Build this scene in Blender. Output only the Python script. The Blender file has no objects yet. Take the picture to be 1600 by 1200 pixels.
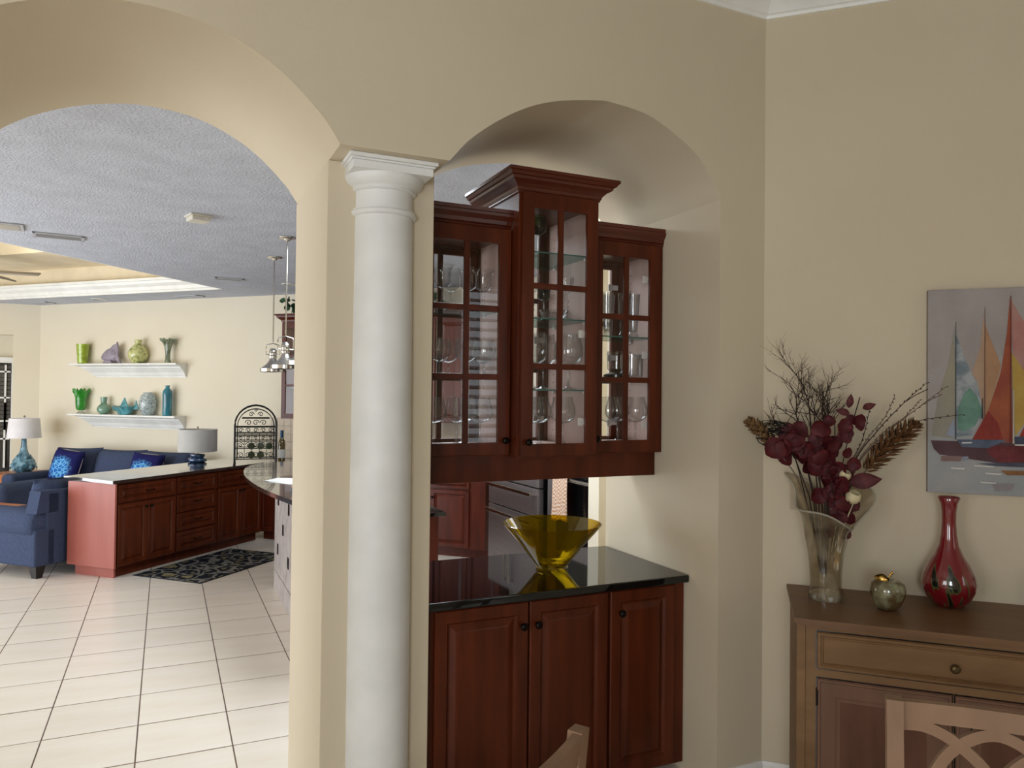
import bpy, bmesh, math, random
from mathutils import Vector, Matrix
random.seed(7)
C = bpy.context.scene.collection
S = bpy.context.scene
PI = math.pi
# ------------------------------------------------------------------ camera
yaw, pitch, roll = .433609, .0149705, .0109561
fw_ = Vector((math.sin(yaw)*math.cos(pitch), math.cos(yaw)*math.cos(pitch), math.sin(pitch)))
rt = Vector((math.cos(yaw), -math.sin(yaw), 0)); up = rt.cross(fw_)
r2 = math.cos(roll)*rt + math.sin(roll)*up; u2 = -math.sin(roll)*rt + math.cos(roll)*up
cd = bpy.data.cameras.new('camera'); cam = bpy.data.objects.new('camera', cd); C.objects.link(cam)
cd.sensor_width = 36; cd.lens = 36*1167.86/1600; cd.clip_start = .05
cam.matrix_world = Matrix(((r2.x,u2.x,-fw_.x,0),(r2.y,u2.y,-fw_.y,0),(r2.z,u2.z,-fw_.z,1.738),(0,0,0,1)))
S.camera = cam
# ------------------------------------------------------------------ world, lights, exposure
S.view_settings.view_transform = 'Standard'; S.view_settings.look = 'None'
S.view_settings.gamma = 1; S.view_settings.use_curve_mapping = False
S.view_settings.exposure = 0.0
S.cycles.max_bounces = 10; S.cycles.diffuse_bounces = 5; S.cycles.glossy_bounces = 5
S.cycles.transmission_bounces = 8; S.cycles.transparent_max_bounces = 40
S.cycles.use_denoising = True; S.cycles.caustics_reflective = False; S.cycles.caustics_refractive = False
S.cycles.sample_clamp_indirect = 6
wd = bpy.data.worlds.new('world'); S.world = wd; wd.use_nodes = True
wd.node_tree.nodes['Background'].inputs[0].default_value = (.75,.87,1,1)
wd.node_tree.nodes['Background'].inputs[1].default_value = 1.0
def area(name, loc, d, sx, sy, e, col=(1,1,1), spread=180):
    l = bpy.data.lights.new(name, 'AREA'); l.shape = 'RECTANGLE'; l.size = sx; l.size_y = sy
    l.energy = e; l.color = col; l.spread = math.radians(spread)
    o = bpy.data.objects.new(name, l); C.objects.link(o); o.location = loc
    o.rotation_euler = Vector(d).to_track_quat('-Z', 'Y').to_euler(); return o
# daylight through the living room sliders (left) and the dining windows, plus added fills
area('slider_daylight', (-4.93, 8.2, 1.25), (1,0,-.02), 5.6, 2.3, 203, (.91,.95,1))
area('slider_daylight_near', (-4.93, 5.0, 1.25), (1,0,0), 1.6, 2.3, 48, (.92,.96,1))
area('kitchen_side_fill', (3.44, 4.1, 1.75), (-1,.12,0), .8, 1.1, 17, (.94,.98,1))  # added fill from the kitchen side; the wall there has no window
area('kitchen_ceiling_fill', (1.6, 5.0, 2.95), (0,0,-1), 1.3, 1.8, 90, (.86,.94,1))  # added overhead fill for the kitchen and passage wall
area('dining_window_daylight', (-3.1, .3, 1.6), (1,.12,.02), 2.2, 1.7, 58, (.92,.95,1))
area('dining_shutter_daylight', (3.735, -2.985, 2.02), (0,1,0), .56, 2.15, 6, (.95,.98,1))
area('tray_fill_light', (-1.6, 9.2, 3.05), (.1,.2,1), 2.0, 1.5, 10, (1,.96,.88))  # unseen uplight added to brighten the tray; there is no cove fitting
area('dining_back_daylight', (-1.9, -2.95, 1.8), (.3,1,.08), 2.2, 1.9, 166, (.86,.93,1))

# ------------------------------------------------------------------ materials
def lin(h):
    v = [int(h[i:i+2],16)/255 for i in (0,2,4)]
    return tuple(c/12.92 if c <= .04045 else ((c+.055)/1.055)**2.4 for c in v)+(1,)
def mat(name, col, rough=.5, metal=0, spec=.5, col2=None, nscale=5, stretch=(1,1,1), bump=0, bscale=60, coat=0, vary=0, contrast=(.35,.65), detail=4, emit=0):
    m = bpy.data.materials.new(name); m.use_nodes = True; nt = m.node_tree; n = nt.nodes; L = nt.links
    b = n['Principled BSDF']; c = lin(col) if isinstance(col,str) else col
    b.inputs['Base Color'].default_value = c; b.inputs['Roughness'].default_value = rough
    b.inputs['Metallic'].default_value = metal; b.inputs['Specular IOR Level'].default_value = spec
    b.inputs['Coat Weight'].default_value = coat; b.inputs['Coat Roughness'].default_value = .15
    tc = n.new('ShaderNodeTexCoord'); mp = n.new('ShaderNodeMapping'); mp.inputs['Scale'].default_value = stretch
    L.new(tc.outputs['Object'], mp.inputs['Vector'])
    src = None
    c2 = lin(col2) if isinstance(col2,str) else (col2 or tuple(x*.9 for x in c[:3])+(1,))
    no = n.new('ShaderNodeTexNoise'); no.inputs['Scale'].default_value = nscale; no.inputs['Detail'].default_value = detail
    L.new(mp.outputs[0], no.inputs['Vector'])
    rp = n.new('ShaderNodeValToRGB'); rp.color_ramp.elements[0].position = contrast[0]; rp.color_ramp.elements[1].position = contrast[1]
    rp.color_ramp.elements[0].color = c; rp.color_ramp.elements[1].color = c2
    L.new(no.outputs['Fac'], rp.inputs[0]); src = rp.outputs[0]
    if vary:
        oi = n.new('ShaderNodeObjectInfo'); mr = n.new('ShaderNodeMapRange')
        mr.inputs['To Min'].default_value = 1-vary; mr.inputs['To Max'].default_value = 1+vary
        hs = n.new('ShaderNodeHueSaturation'); L.new(oi.outputs['Random'], mr.inputs['Value']); L.new(mr.outputs[0], hs.inputs['Value'])
        L.new(src, hs.inputs['Color']); src = hs.outputs[0]
    L.new(src, b.inputs['Base Color'])
    if emit: L.new(src, b.inputs['Emission Color']); b.inputs['Emission Strength'].default_value = emit
    if bump:
        nb = n.new('ShaderNodeTexNoise'); nb.inputs['Scale'].default_value = bscale; nb.inputs['Detail'].default_value = 3
        L.new(mp.outputs[0], nb.inputs['Vector'])
        bp = n.new('ShaderNodeBump'); bp.inputs['Strength'].default_value = bump; bp.inputs['Distance'].default_value = .02
        L.new(nb.outputs['Fac'], bp.inputs['Height']); L.new(bp.outputs[0], b.inputs['Normal'])
    return m
def glass(name, tint=(1,1,1), edge=(.55,.58,.6), rough=.0, refl=1.0, body=None, bodyw=0, noise=0):
    """thin-walled glass: straight-through tinted transmission + fresnel mirror; denser at grazing angles"""
    m = bpy.data.materials.new(name); m.use_nodes = True; nt = m.node_tree; n = nt.nodes; L = nt.links
    n.remove(n['Principled BSDF']); out = n['Material Output']
    lw = n.new('ShaderNodeLayerWeight'); lw.inputs[0].default_value = .35
    rp = n.new('ShaderNodeValToRGB'); rp.color_ramp.elements[0].color = tint+(1,); rp.color_ramp.elements[1].color = edge+(1,)
    rp.color_ramp.elements[0].position = .3; rp.color_ramp.elements[1].position = .95
    L.new(lw.outputs['Facing'], rp.inputs[0])
    tr = n.new('ShaderNodeBsdfTransparent'); L.new(rp.outputs[0], tr.inputs[0])
    first = tr.outputs[0]
    if bodyw:
        df = n.new('ShaderNodeBsdfPrincipled'); df.inputs['Base Color'].default_value = (body or tint)+(1,); df.inputs['Roughness'].default_value = .25
        mx0 = n.new('ShaderNodeMixShader'); mx0.inputs[0].default_value = bodyw
        if noise:
            tc = n.new('ShaderNodeTexCoord'); no = n.new('ShaderNodeTexNoise'); no.inputs['Scale'].default_value = noise
            mr = n.new('ShaderNodeMapRange'); mr.inputs['From Min'].default_value = .35; mr.inputs['From Max'].default_value = .65
            mr.inputs['To Min'].default_value = max(0,bodyw-.3); mr.inputs['To Max'].default_value = min(1,bodyw+.3)
            L.new(tc.outputs['Object'], no.inputs['Vector']); L.new(no.outputs['Fac'], mr.inputs['Value']); L.new(mr.outputs[0], mx0.inputs[0])
        L.new(first, mx0.inputs[1]); L.new(df.outputs[0], mx0.inputs[2]); first = mx0.outputs[0]
    gl = n.new('ShaderNodeBsdfGlossy'); gl.inputs['Roughness'].default_value = rough
    lf = n.new('ShaderNodeLayerWeight'); lf.inputs[0].default_value = .5
    pw = n.new('ShaderNodeMath'); pw.operation = 'POWER'; pw.inputs[1].default_value = 4.5; L.new(lf.outputs['Facing'], pw.inputs[0])
    mu = n.new('ShaderNodeMath'); mu.operation = 'MULTIPLY_ADD'; mu.inputs[1].default_value = .9*min(1,refl); mu.inputs[2].default_value = .05*refl; L.new(pw.outputs[0], mu.inputs[0])
    mx = n.new('ShaderNodeMixShader'); L.new(mu.outputs[0], mx.inputs[0]); L.new(first, mx.inputs[1]); L.new(gl.outputs[0], mx.inputs[2])
    L.new(mx.outputs[0], out.inputs[0]); return m

M = {}
M['wall']   = mat('beige_wall_paint','D3C7B0',.8,spec=.25,col2='D0C3AB',nscale=1.2,bump=.05,bscale=220)
M['wall_l'] = mat('cream_wall_paint','E4DCC9',.8,spec=.2,col2='E1D8C3',nscale=1)
M['wall_k'] = mat('tan_tray_paint','E6D8BC',.8,spec=.2)
M['white']  = mat('white_trim_paint','EEEFEC',.4,spec=.4)
M['column'] = mat('column_paint','EDEEED',.45,spec=.35)
M['ceil_d'] = mat('dining_ceiling_paint','B9B4AA',.9,spec=.1)
M['ceil']   = mat('knockdown_ceiling','C9CEDB',.95,spec=.1,bump=.5,bscale=75)
M['tile']   = mat('cream_floor_tile','EDE5DA',.28,spec=.45,col2='E6DBCC',nscale=2.2,stretch=(.6,3,1),vary=.03)
M['grout']  = mat('brown_grout','6E594E',.9)
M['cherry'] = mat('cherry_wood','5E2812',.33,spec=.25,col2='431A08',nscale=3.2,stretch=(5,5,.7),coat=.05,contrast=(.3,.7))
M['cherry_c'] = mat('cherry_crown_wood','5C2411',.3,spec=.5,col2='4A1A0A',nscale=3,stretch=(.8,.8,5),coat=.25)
M['cherry_lit'] = mat('lit_cherry_panel','A85F53',.42,spec=.4,col2='9E554A',nscale=2.5,stretch=(4,4,.6),coat=.1,contrast=(.3,.7))  # cherry with the daylight on the end panel put into its colour
M['cherry_in'] = mat('cabinet_interior_wood','CDB2A8',.6,col2='BC9F95',nscale=2,stretch=(4,4,.7))
M['cherry_k'] = mat('kitchen_cherry_wood','5E2412',.4,spec=.3,col2='4A1909',nscale=3,stretch=(5,5,.7),coat=.1)
M['black_granite'] = mat('black_granite','07090A',.04,spec=.6,col2='171C1E',nscale=90,contrast=(.5,.75))
M['brown_granite'] = mat('brown_granite','302B27',.03,spec=1.0,col2='3D362F',nscale=90,contrast=(.5,.75),coat=1)
M['bronze'] = mat('dark_bronze','1C1715',.35,metal=.8)
M['steel']  = mat('brushed_steel','A8A0A2',.38,metal=.9,nscale=2,stretch=(1,1,40))
M['nickel'] = mat('polished_nickel','C9C5BE',.18,metal=1)
M['black']  = mat('black_gloss','0B0B0C',.15,spec=.6)
M['iron']   = mat('black_iron','0A0A0A',.5,metal=.3)
M['glass']  = glass('clear_glass',(.90,.91,.91),(.30,.32,.33),refl=2.2)
M['pane']   = glass('window_pane',(.99,.99,.99),(.93,.94,.94),refl=1.0)
M['shelfg'] = glass('green_edge_glass',(.93,.98,.97),(.35,.62,.58),refl=.8)
M['shelfe'] = mat('glass_shelf_edge','2F6B62',.1,spec=.8)
M['navy']   = mat('navy_upholstery','46506A',.95,spec=.1,col2='3C465F',nscale=60,bump=.25,bscale=400)
M['navy_d'] = mat('dark_navy_piping','1D2434',.9)
M['dark_leg'] = mat('espresso_leg','15100F',.4)
M['ventp']=mat('grey_white_vent','B9BBC0',.6)
M['orange_wood'] = mat('honey_wood','B9764A',.35,col2='A5653C',nscale=4,stretch=(1,6,1))
M['shade']  = mat('white_lamp_shade','E9E6EA',.9,spec=.1)
M['shade2'] = mat('linen_lamp_shade','C9C7C4',.9,spec=.1)
M['plate']  = mat('ivory_plastic','DDD8CC',.4)
M['oak']    = mat('weathered_oak','876848',.55,spec=.25,col2='73563A',nscale=3,stretch=(1,4,5),contrast=(.3,.7))
M['oak_top']= mat('weathered_oak_top','7E5E42',.42,spec=.3,col2='6E4F36',nscale=3,stretch=(1,5,5),contrast=(.3,.7))
M['oak_p']  = mat('weathered_oak_panel','7A5B4A',.55,spec=.3,col2='6A4E3F',nscale=3,stretch=(5,5,.8),contrast=(.3,.7))
M['oak_c']  = mat('chair_oak','987960',.5,spec=.3,col2='876A53',nscale=4,stretch=(3,3,1),contrast=(.3,.7))
M['seat']   = mat('cream_seat_fabric','C9BBA4',.9,bump=.2,bscale=300)

# ------------------------------------------------------------------ mesh helpers
class MB:
    def __init__(s): s.v=[]; s.f=[]; s.wn=False
    def add(s, vs, fs):
        o=len(s.v); s.v += [tuple(v) for v in vs]; s.f += [tuple(i+o for i in f) for f in fs]; return s
    def box(s,x0,x1,y0,y1,z0,z1,b=0):
        if b<=0:
            return s.add([(x,y,z) for z in (z0,z1) for x,y in ((x0,y0),(x1,y0),(x1,y1),(x0,y1))],
              [(3,2,1,0),(4,5,6,7),(0,1,5,4),(1,2,6,5),(2,3,7,6),(3,0,4,7)])
        s.wn=True; bm=bmesh.new(); bmesh.ops.create_cube(bm,size=1)
        for v in bm.verts: v.co=Vector(((x0+x1)/2+v.co.x*(x1-x0),(y0+y1)/2+v.co.y*(y1-y0),(z0+z1)/2+v.co.z*(z1-z0)))
        bmesh.ops.bevel(bm,geom=bm.edges[:],offset=b,segments=3 if b>.012 else 2,affect='EDGES',profile=.5)
        return s.frombm(bm)
    def frombm(s,bm):
        bm.verts.index_update(); vs=[tuple(v.co) for v in bm.verts]; fs=[tuple(v.index for v in f.verts) for f in bm.faces]
        bm.free(); return s.add(vs,fs)
    def lathe(s,prof,seg=24,c=(0,0,0),wob=None):
        vs=[];fs=[];n=len(prof)
        for i in range(seg):
            a=2*PI*i/seg
            for j,(r,z) in enumerate(prof):
                rr,zz=(r,z) if wob is None else wob(r,z,a)
                vs.append((c[0]+rr*math.cos(a),c[1]+rr*math.sin(a),c[2]+zz))
        for i in range(seg):
            k=(i+1)%seg
            for j in range(n-1): fs.append((i*n+j,k*n+j,k*n+j+1,i*n+j+1))
        if prof[0][0]>1e-5 and wob is None: fs.append(tuple(i*n for i in range(seg))[::-1])
        return s.add(vs,fs)
    def tube(s,pts,r,seg=6,closed=False):
        pts=[Vector(p) for p in pts]; n=len(pts); vs=[];fs=[]
        rs=r if isinstance(r,(list,tuple)) else [r]*n
        ref=Vector((0,0,1))
        for i,p in enumerate(pts):
            if closed: t=pts[(i+1)%n]-pts[i-1]
            else: t=pts[min(i+1,n-1)]-pts[max(i-1,0)]
            if t.length<1e-9: t=Vector((0,0,1))
            t.normalize(); a=t.cross(ref)
            if a.length<.15: a=t.cross(Vector((1,0,.01)))
            a.normalize(); b=t.cross(a)
            for k in range(seg):
                th=2*PI*k/seg; vs.append(p+a*(rs[i]*math.cos(th))+b*(rs[i]*math.sin(th)))
        m=n if closed else n-1
        for i in range(m):
            j=(i+1)%n
            for k in range(seg): fs.append((i*seg+k,i*seg+(k+1)%seg,j*seg+(k+1)%seg,j*seg+k))
        if not closed: fs+= [tuple(range(seg))[::-1],tuple((n-1)*seg+k for k in range(seg))]
        return s.add(vs,fs)
    def prism(s,poly,axis,a,b):
        n=len(poly)
        def P(p,t): return {'x':(t,p[0],p[1]),'y':(p[0],t,p[1]),'z':(p[0],p[1],t)}[axis]
        vs=[P(p,a) for p in poly]+[P(p,b) for p in poly]
        fs=[tuple(range(n)),tuple(range(n,2*n))[::-1]]+[(i,(i+1)%n,n+(i+1)%n,n+i)[::-1] for i in range(n)]
        return s.add(vs,fs)
    def nested(s,x0,x1,z0,z1,rings,back=None):
        """a front panel facing -y; rings=[(inset,y),...] from the outer edge in"""
        vs=[];fs=[]
        R=list(rings)
        if back is not None: R=[(R[0][0],back)]+R
        for i,y in R: vs+=[(x0+i,y,z0+i),(x1-i,y,z0+i),(x1-i,y,z1-i),(x0+i,y,z1-i)]
        for k in range(len(R)-1):
            for e in range(4): fs.append((k*4+e,k*4+(e+1)%4,k*4+4+(e+1)%4,k*4+4+e))
        l=(len(R)-1)*4; fs.append((l,l+1,l+2,l+3))
        if back is not None: fs.append((3,2,1,0))
        return s.add(vs,fs)
    def puff(s,w,h,t,c=(0,0,0),n=14,p=3.0,q=2.2):
        """cushion in the xz plane, thickness along y"""
        vs=[];fs=[]
        for side in (1,-1):
            o=len(vs)
            for i in range(n+1):
                for j in range(n+1):
                    u=-1+2*i/n; v=-1+2*j/n
                    th=t/2*max(0,(1-abs(u)**p))**(1/q)*max(0,(1-abs(v)**p))**(1/q)
                    k=1-.05*(1-abs(v)**2)*abs(u)**6; k2=1-.05*(1-abs(u)**2)*abs(v)**6
                    vs.append((c[0]+u*w/2*k,c[1]+side*th,c[2]+v*h/2*k2))
            for i in range(n):
                for j in range(n):
                    f=(o+i*(n+1)+j,o+(i+1)*(n+1)+j,o+(i+1)*(n+1)+j+1,o+i*(n+1)+j+1)
                    fs.append(f if side<0 else f[::-1])
        return s.add(vs,fs)
    def xf(s,m,start=0):
        for i in range(start,len(s.v)): s.v[i]=tuple(m@Vector(s.v[i]))
        return s
    def make(s,name,m,parent=None,smooth=True,angle=35,weld=True):
        me=bpy.data.meshes.new(name); me.from_pydata(s.v,[],s.f)
        bm=bmesh.new(); bm.from_mesh(me)
        if weld: bmesh.ops.remove_doubles(bm,verts=bm.verts,dist=1e-5)
        bmesh.ops.recalc_face_normals(bm,faces=bm.faces); bm.to_mesh(me); bm.free()
        if smooth:
            for p in me.polygons: p.use_smooth=True
            me.set_sharp_from_angle(angle=math.radians(angle))
        me.materials.append(M[m] if isinstance(m,str) else m)
        o=bpy.data.objects.new(name,me); C.objects.link(o)
        if s.wn and smooth:
            w=o.modifiers.new('w','WEIGHTED_NORMAL'); w.keep_sharp=True
        if parent is not None: o.parent=parent
        return o
def tag(o,label=None,cat=None,group=None,kind=None):
    for k,v in (('label',label),('category',cat),('group',group),('kind',kind)):
        if v: o[k]=v
    return o
def thing(name,label,cat,loc=(0,0,0),rz=0,group=None):
    o=bpy.data.objects.new(name,None); C.objects.link(o); o.location=loc; o.rotation_euler=(0,0,rz); o.empty_display_size=.1
    return tag(o,label,cat,group)
def struct(mb,name,m,parent=None,**k):
    o=mb.make(name,m,parent,**k)
    if parent is None: o['kind']='structure'
    return o
def copy_tree(o,parent=None):
    c=o.copy(); C.objects.link(c)
    if parent is not None: c.parent=parent
    for ch in list(o.children): copy_tree(ch,c)
    return c
def cr(pts,n=8):
    """catmull-rom through pts"""
    out=[];P=[Vector(p) for p in pts]; P=[P[0]*2-P[1]]+P+[P[-1]*2-P[-2]]
    for i in range(1,len(P)-2):
        for k in range(n):
            t=k/n; a,b,c,d=P[i-1],P[i],P[i+1],P[i+2]
            out.append(.5*((2*b)+(c-a)*t+(2*a-5*b+4*c-d)*t*t+(3*b-a-3*c+d)*t**3))
    out.append(P[-2]); return out
R45=PI/4

# ================================================================== STRUCTURE
F0,F1,F2=2.612,2.803,3.54; ZS=2.608; CEIL=2.98; DCEIL=3.565
GX=lambda i:(-1.2394+i)*.4304
GY=lambda j:(8.13+j)*.4304
fl=struct(MB().box(-5.2,4.6,-3.2,13.2,-.12,-.0018),'floor','grout')
tm=MB().box(.0035,.4269,.0045,.4259,-.02,0)
proto=tm.make('tile','tile',fl,smooth=False); protos_used=False
rest=MB()
for i in range(-10,14):
    for j in range(-16,22):
        x,y=GX(i),GY(j)
        if x<-5.15 or x>4.2 or y<-3.1 or y>12.8: continue
        vis=(j>=-2 and y<9.3 and -3.2<x<.72 and (x>-.045*y*y**.5-1.0)) or (1.6<x<2.4 and 2.3<y<3.0)
        if vis:
            if not protos_used: o=proto; protos_used=True
            else: o=proto.copy(); C.objects.link(o); o.parent=fl
            o.location=(x,y,random.uniform(-.0006,.0006))
        else: rest.box(x+.0035,x+.4269,y+.0045,y+.4259,-.02,0)
tag(rest.make('tile','tile',fl,smooth=False),kind='stuff')

# divider wall with two arches, a pier and a solid end
def arch(x0,x1,pts):
    return pts
archR=[(.944,ZS),(1.038,2.712),(1.197,2.826),(1.364,2.901),(1.575,2.945),(1.68,2.947),(1.853,2.920),(2.055,2.818),(2.161,2.718),(2.219,2.615)]
archL=[(-.755,ZS),(-.69,2.70),(-.585,2.795),(-.46,2.868),(-.299,2.926),(-.109,2.956),(.115,2.932),(.317,2.838),(.468,2.704),(.539,ZS)]
def smooth2(p): return [(v.x,v.y) for v in cr([(a,b,0) for a,b in p],6)]
poly=[(-5.1,ZS),(-5.1,3.75)]+[(2.475,3.75),(2.475,ZS)]
bottom=[(-5.1,ZS)]+smooth2(archL)+smooth2(archR)+[(2.475,2.615)]
mb=MB(); top=3.75
n=len(bottom); vs=[];fs=[]
for y in (F0,F2):
    for p in bottom: vs.append((p[0],y,p[1]))
    for p in bottom: vs.append((p[0],y,top))
for k in range(n-1):
    fs.append((k,k+1,n+k+1,n+k)); o2=2*n
    fs.append((o2+k,o2+n+k,o2+n+k+1,o2+k+1))
    fs.append((k,o2+k,o2+k+1,k+1)); fs.append((n+k,n+k+1,o2+n+k+1,o2+n+k))
fs.append((0,n,3*n,2*n)); fs.append((n-1,3*n-1,4*n-1,2*n-1)) if False else fs.append((n-1,2*n+n-1,2*n+2*n-1,2*n-1))
mb.add(vs,fs)
mb.prism([(2.219,F0),(2.475,F0),(2.62,2.757),(2.62,F2),(2.219,F2)],'z',-.02,2.615)
mb.prism([(2.475,F0),(2.62,2.757),(2.62,F2),(2.475,F2)],'z',2.615,3.75)
mb.box(-5.1,-.755,F0,F2,-.02,ZS)
wall_d=struct(mb,'wall_divider','wall',weld=False,angle=30)
struct(MB().box(.533,.951,F1,F2,-.02,ZS+.0005,.006),'wall_pier','wall')
# right wall at 45 degrees and the unseen dining shell
def wallseg(name,p,q,z0,z1,t,m):
    p,q=Vector((p[0],p[1],0)),Vector((q[0],q[1],0)); d=(q-p).normalized(); nn=Vector((-d.y,d.x,0))*t
    return struct(MB().prism([(p.x,p.y),(q.x,q.y),(q.x+nn.x,q.y+nn.y),(p.x+nn.x,p.y+nn.y)],'z',z0,z1),name,m,smooth=False)
wallseg('wall_right',(4.203,.884),(2.475,2.612),-.02,3.75,-.15,'wall') if False else None
struct(MB().prism([(2.475,2.612),(4.203,.884),(4.31,.99),(2.62,2.757)],'z',-.02,3.75),'wall_right','wall',smooth=False)
struct(MB().box(4.203,4.35,-3.15,.95,-.02,3.75),'wall_dining_side','wall',smooth=False)
mb=MB(); mb.box(-3.3,3.43,-3.15,-3,-.02,3.75); mb.box(4.05,4.35,-3.15,-3,-.02,3.75); mb.box(3.43,4.05,-3.15,-3,-.02,.88); mb.box(3.43,4.05,-3.15,-3,3.15,3.75)
struct(mb,'wall_back','wall',smooth=False)
struct(MB().box(-3.3,-3.15,-3.15,F0,-.02,3.75),'wall_dining_left','wall',smooth=False)
struct(MB().box(-3.3,4.35,-3.15,2.72,DCEIL,3.8),'ceiling_dining','ceil_d',smooth=False)
# shuttered window behind the camera (it shows in the cabinet glass)
mb=MB(); mb.box(3.38,3.44,-3.02,-2.96,.83,3.2); mb.box(4.03,4.09,-3.02,-2.96,.83,3.2); mb.box(3.44,4.03,-3.02,-2.96,3.13,3.2); mb.box(3.44,4.03,-3.02,-2.96,.83,.9)
wf=struct(mb,'window_1','white',smooth=False)
for k in range(18):
    o=MB().box(3.44,4.03,-.045,.045,-.004,.004)
    o=o.make('slat','white',wf,smooth=False); o.location=(0,-2.91,.96+k*.125); o.rotation_euler=(math.radians(-30),0,0)
# living and kitchen shell
CN=(-1.68,12.83)
struct(MB().prism([CN,(4.6,6.55),(4.7,6.65),(CN[0]+.1,CN[1]+.1)],'z',-.02,3.9),'wall_far','wall_l',smooth=False)
mb=MB(); mb.box(-2.012,-1.6,12.83,13,-.02,3.9); mb.box(-5.2,-2.012,12.83,13,2.53,3.9); mb.box(-5.2,-3.6,12.83,13,-.02,2.53)
mb.box(-3.6,-2.012,13.15,13.2,-.02,2.6); mb.box(-2.012,-1.95,12.9,13.2,-.02,2.6)
struct(mb,'wall_left','wall_l',smooth=False)
mb=MB(); mb.box(-5.2,-5.0,3.4,13,2.45,3.9); mb.box(-5.2,-5.0,3.4,4.1,-.02,2.45); mb.box(-5.2,-5.0,11.1,13,-.02,2.45); mb.box(-5.2,-5.0,5.85,5.95,-.02,2.45)
struct(mb,'wall_slider','wall_l',smooth=False)
mb=MB(); mb.box(3.5,3.65,3.5,8.0,-.02,3.2); mb.box(2.6,3.65,F2-.02,F2+.1,-.02,3.2)
struct(mb,'wall_kitchen','wall_l',smooth=False)
struct(MB().box(2.44,3.0,3.974,4.10,-.02,3.0),'wall_kitchen_stub','wall_l')
# sliding door frames in the living room opening
mb=MB()
for y in (4.13,5.0,5.82,5.98,7.2,8.5,9.8,11.07): mb.box(-5.12,-5.06,y-.03,y+.03,0,2.45)
mb.box(-5.12,-5.06,4.1,11.1,2.38,2.45); mb.box(-5.12,-5.06,4.1,11.1,0,.05)
struct(mb,'window_2','white',smooth=False)
# dark window seen at the far left
wn=struct(MB().box(-3.6,-2.012,13.02,13.14,2.13,2.21).box(-3.6,-2.02,13.04,13.14,.0,.1).box(-2.06,-2.012,13.04,13.14,.1,2.13),'window_3','white',smooth=False)
MB().box(-3.6,-2.06,13.1,13.13,.1,2.13).make('pane','black',wn,smooth=False)
for k in range(17):
    MB().box(-3.6,-2.07,13.05,13.085,0,.05).make('slat',mat('dark_blind','4A463E',.6) if k==0 else bpy.data.materials['dark_blind'],wn,smooth=False).location=(0,0,1.08+k*.06)
for k,(x,z) in enumerate([(-2.13,1.5),(-2.13,.95)]): MB().box(x-.012,x+.012,13.03,13.045,z-.35,z+.6).make('muntin','white',wn,smooth=False)
for z in (1.28,1.02,2.0,1.62): MB().box(-3.6,-2.07,13.03,13.045,z-.012,z+.012).make('muntin','white',wn,smooth=False)
# living ceiling with raised tray
A1=Vector((.615,9.66)); dn=Vector((-1.90,-2.155)).normalized(); df=Vector((-.7071,.7071))
A0=A1+dn*7; B1=A1+df*4.3*1.0; B0=A0+df*4.3
mb=MB()
# ceiling slab as four pieces around the tray hole
far=[(-5.2,13.2),(4.7,13.2)]
q=lambda *p: mb.prism([tuple(v) for v in p],'z',CEIL,CEIL+.06)
TL=A1+df*6.5
q((A1.x,A1.y),(TL.x,TL.y),(4.7,13.3),(4.7,F2-.1),(.9,F2-.1))
q((A1.x,A1.y),(.9,F2-.1),(-5.2,F2-.1),(-5.2,3.1),(A1+dn*8.6).to_tuple())
struct(mb,'ceiling','ceil',smooth=False)
# tray walls: crown, cream band, soffit, upper band, lid
def strip(name,m,prof,p,q_,inn,smooth=True,kind='structure'):
    """profile (inward offset, z) swept along p->q, inward direction inn"""
    mb=MB(); vs=[];fs=[]
    for e in (p,q_):
        for o,z in prof: vs.append((e[0]+inn[0]*o,e[1]+inn[1]*o,z))
    n=len(prof)
    for k in range(n-1): fs.append((k,k+1,n+k+1,n+k))
    mb.add(vs,fs); o=mb.make(name,m,None,smooth=smooth,angle=25); o['kind']=kind; return o
inn=(-.7071,-.7071)
TLt=(TL.x,TL.y)
strip('trim_tray_crown','white',[(0,2.98),(.02,2.98),(.02,3.005),(.035,3.01),(.05,3.05),(.09,3.085),(.10,3.115),(.12,3.12),(.12,3.15),(0,3.15)],(A1.x,A1.y),TLt,inn)
strip('wall_tray_far','wall_k',[(0,3.15),(0,3.36)],(A1.x,A1.y),TLt,inn)
strip('wall_tray_soffit','wall_k',[(0,3.36),(.95,3.36)],(A1.x+.5,A1.y-.5),TLt,inn)
strip('wall_tray_riser','wall_k',[(.95,3.36),(.95,3.7)],(A1.x+.5,A1.y-.5),TLt,inn)
inn2=(-.7071*.97,.74)
e0=A1+dn*8.6
strip('trim_tray_side','white',[(0,2.98),(.02,2.98),(.05,3.05),(.12,3.12),(.12,3.15),(0,3.15)],(A1.x,A1.y),(e0.x,e0.y),inn2)
strip('wall_tray_side','wall_k',[(0,3.15),(0,3.72)],(A1.x,A1.y),(e0.x,e0.y),inn2)
struct(MB().box(-5.3,4.7,F2-.1,13.3,3.7,3.8),'ceiling_tray','wall_k',smooth=False)
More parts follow.
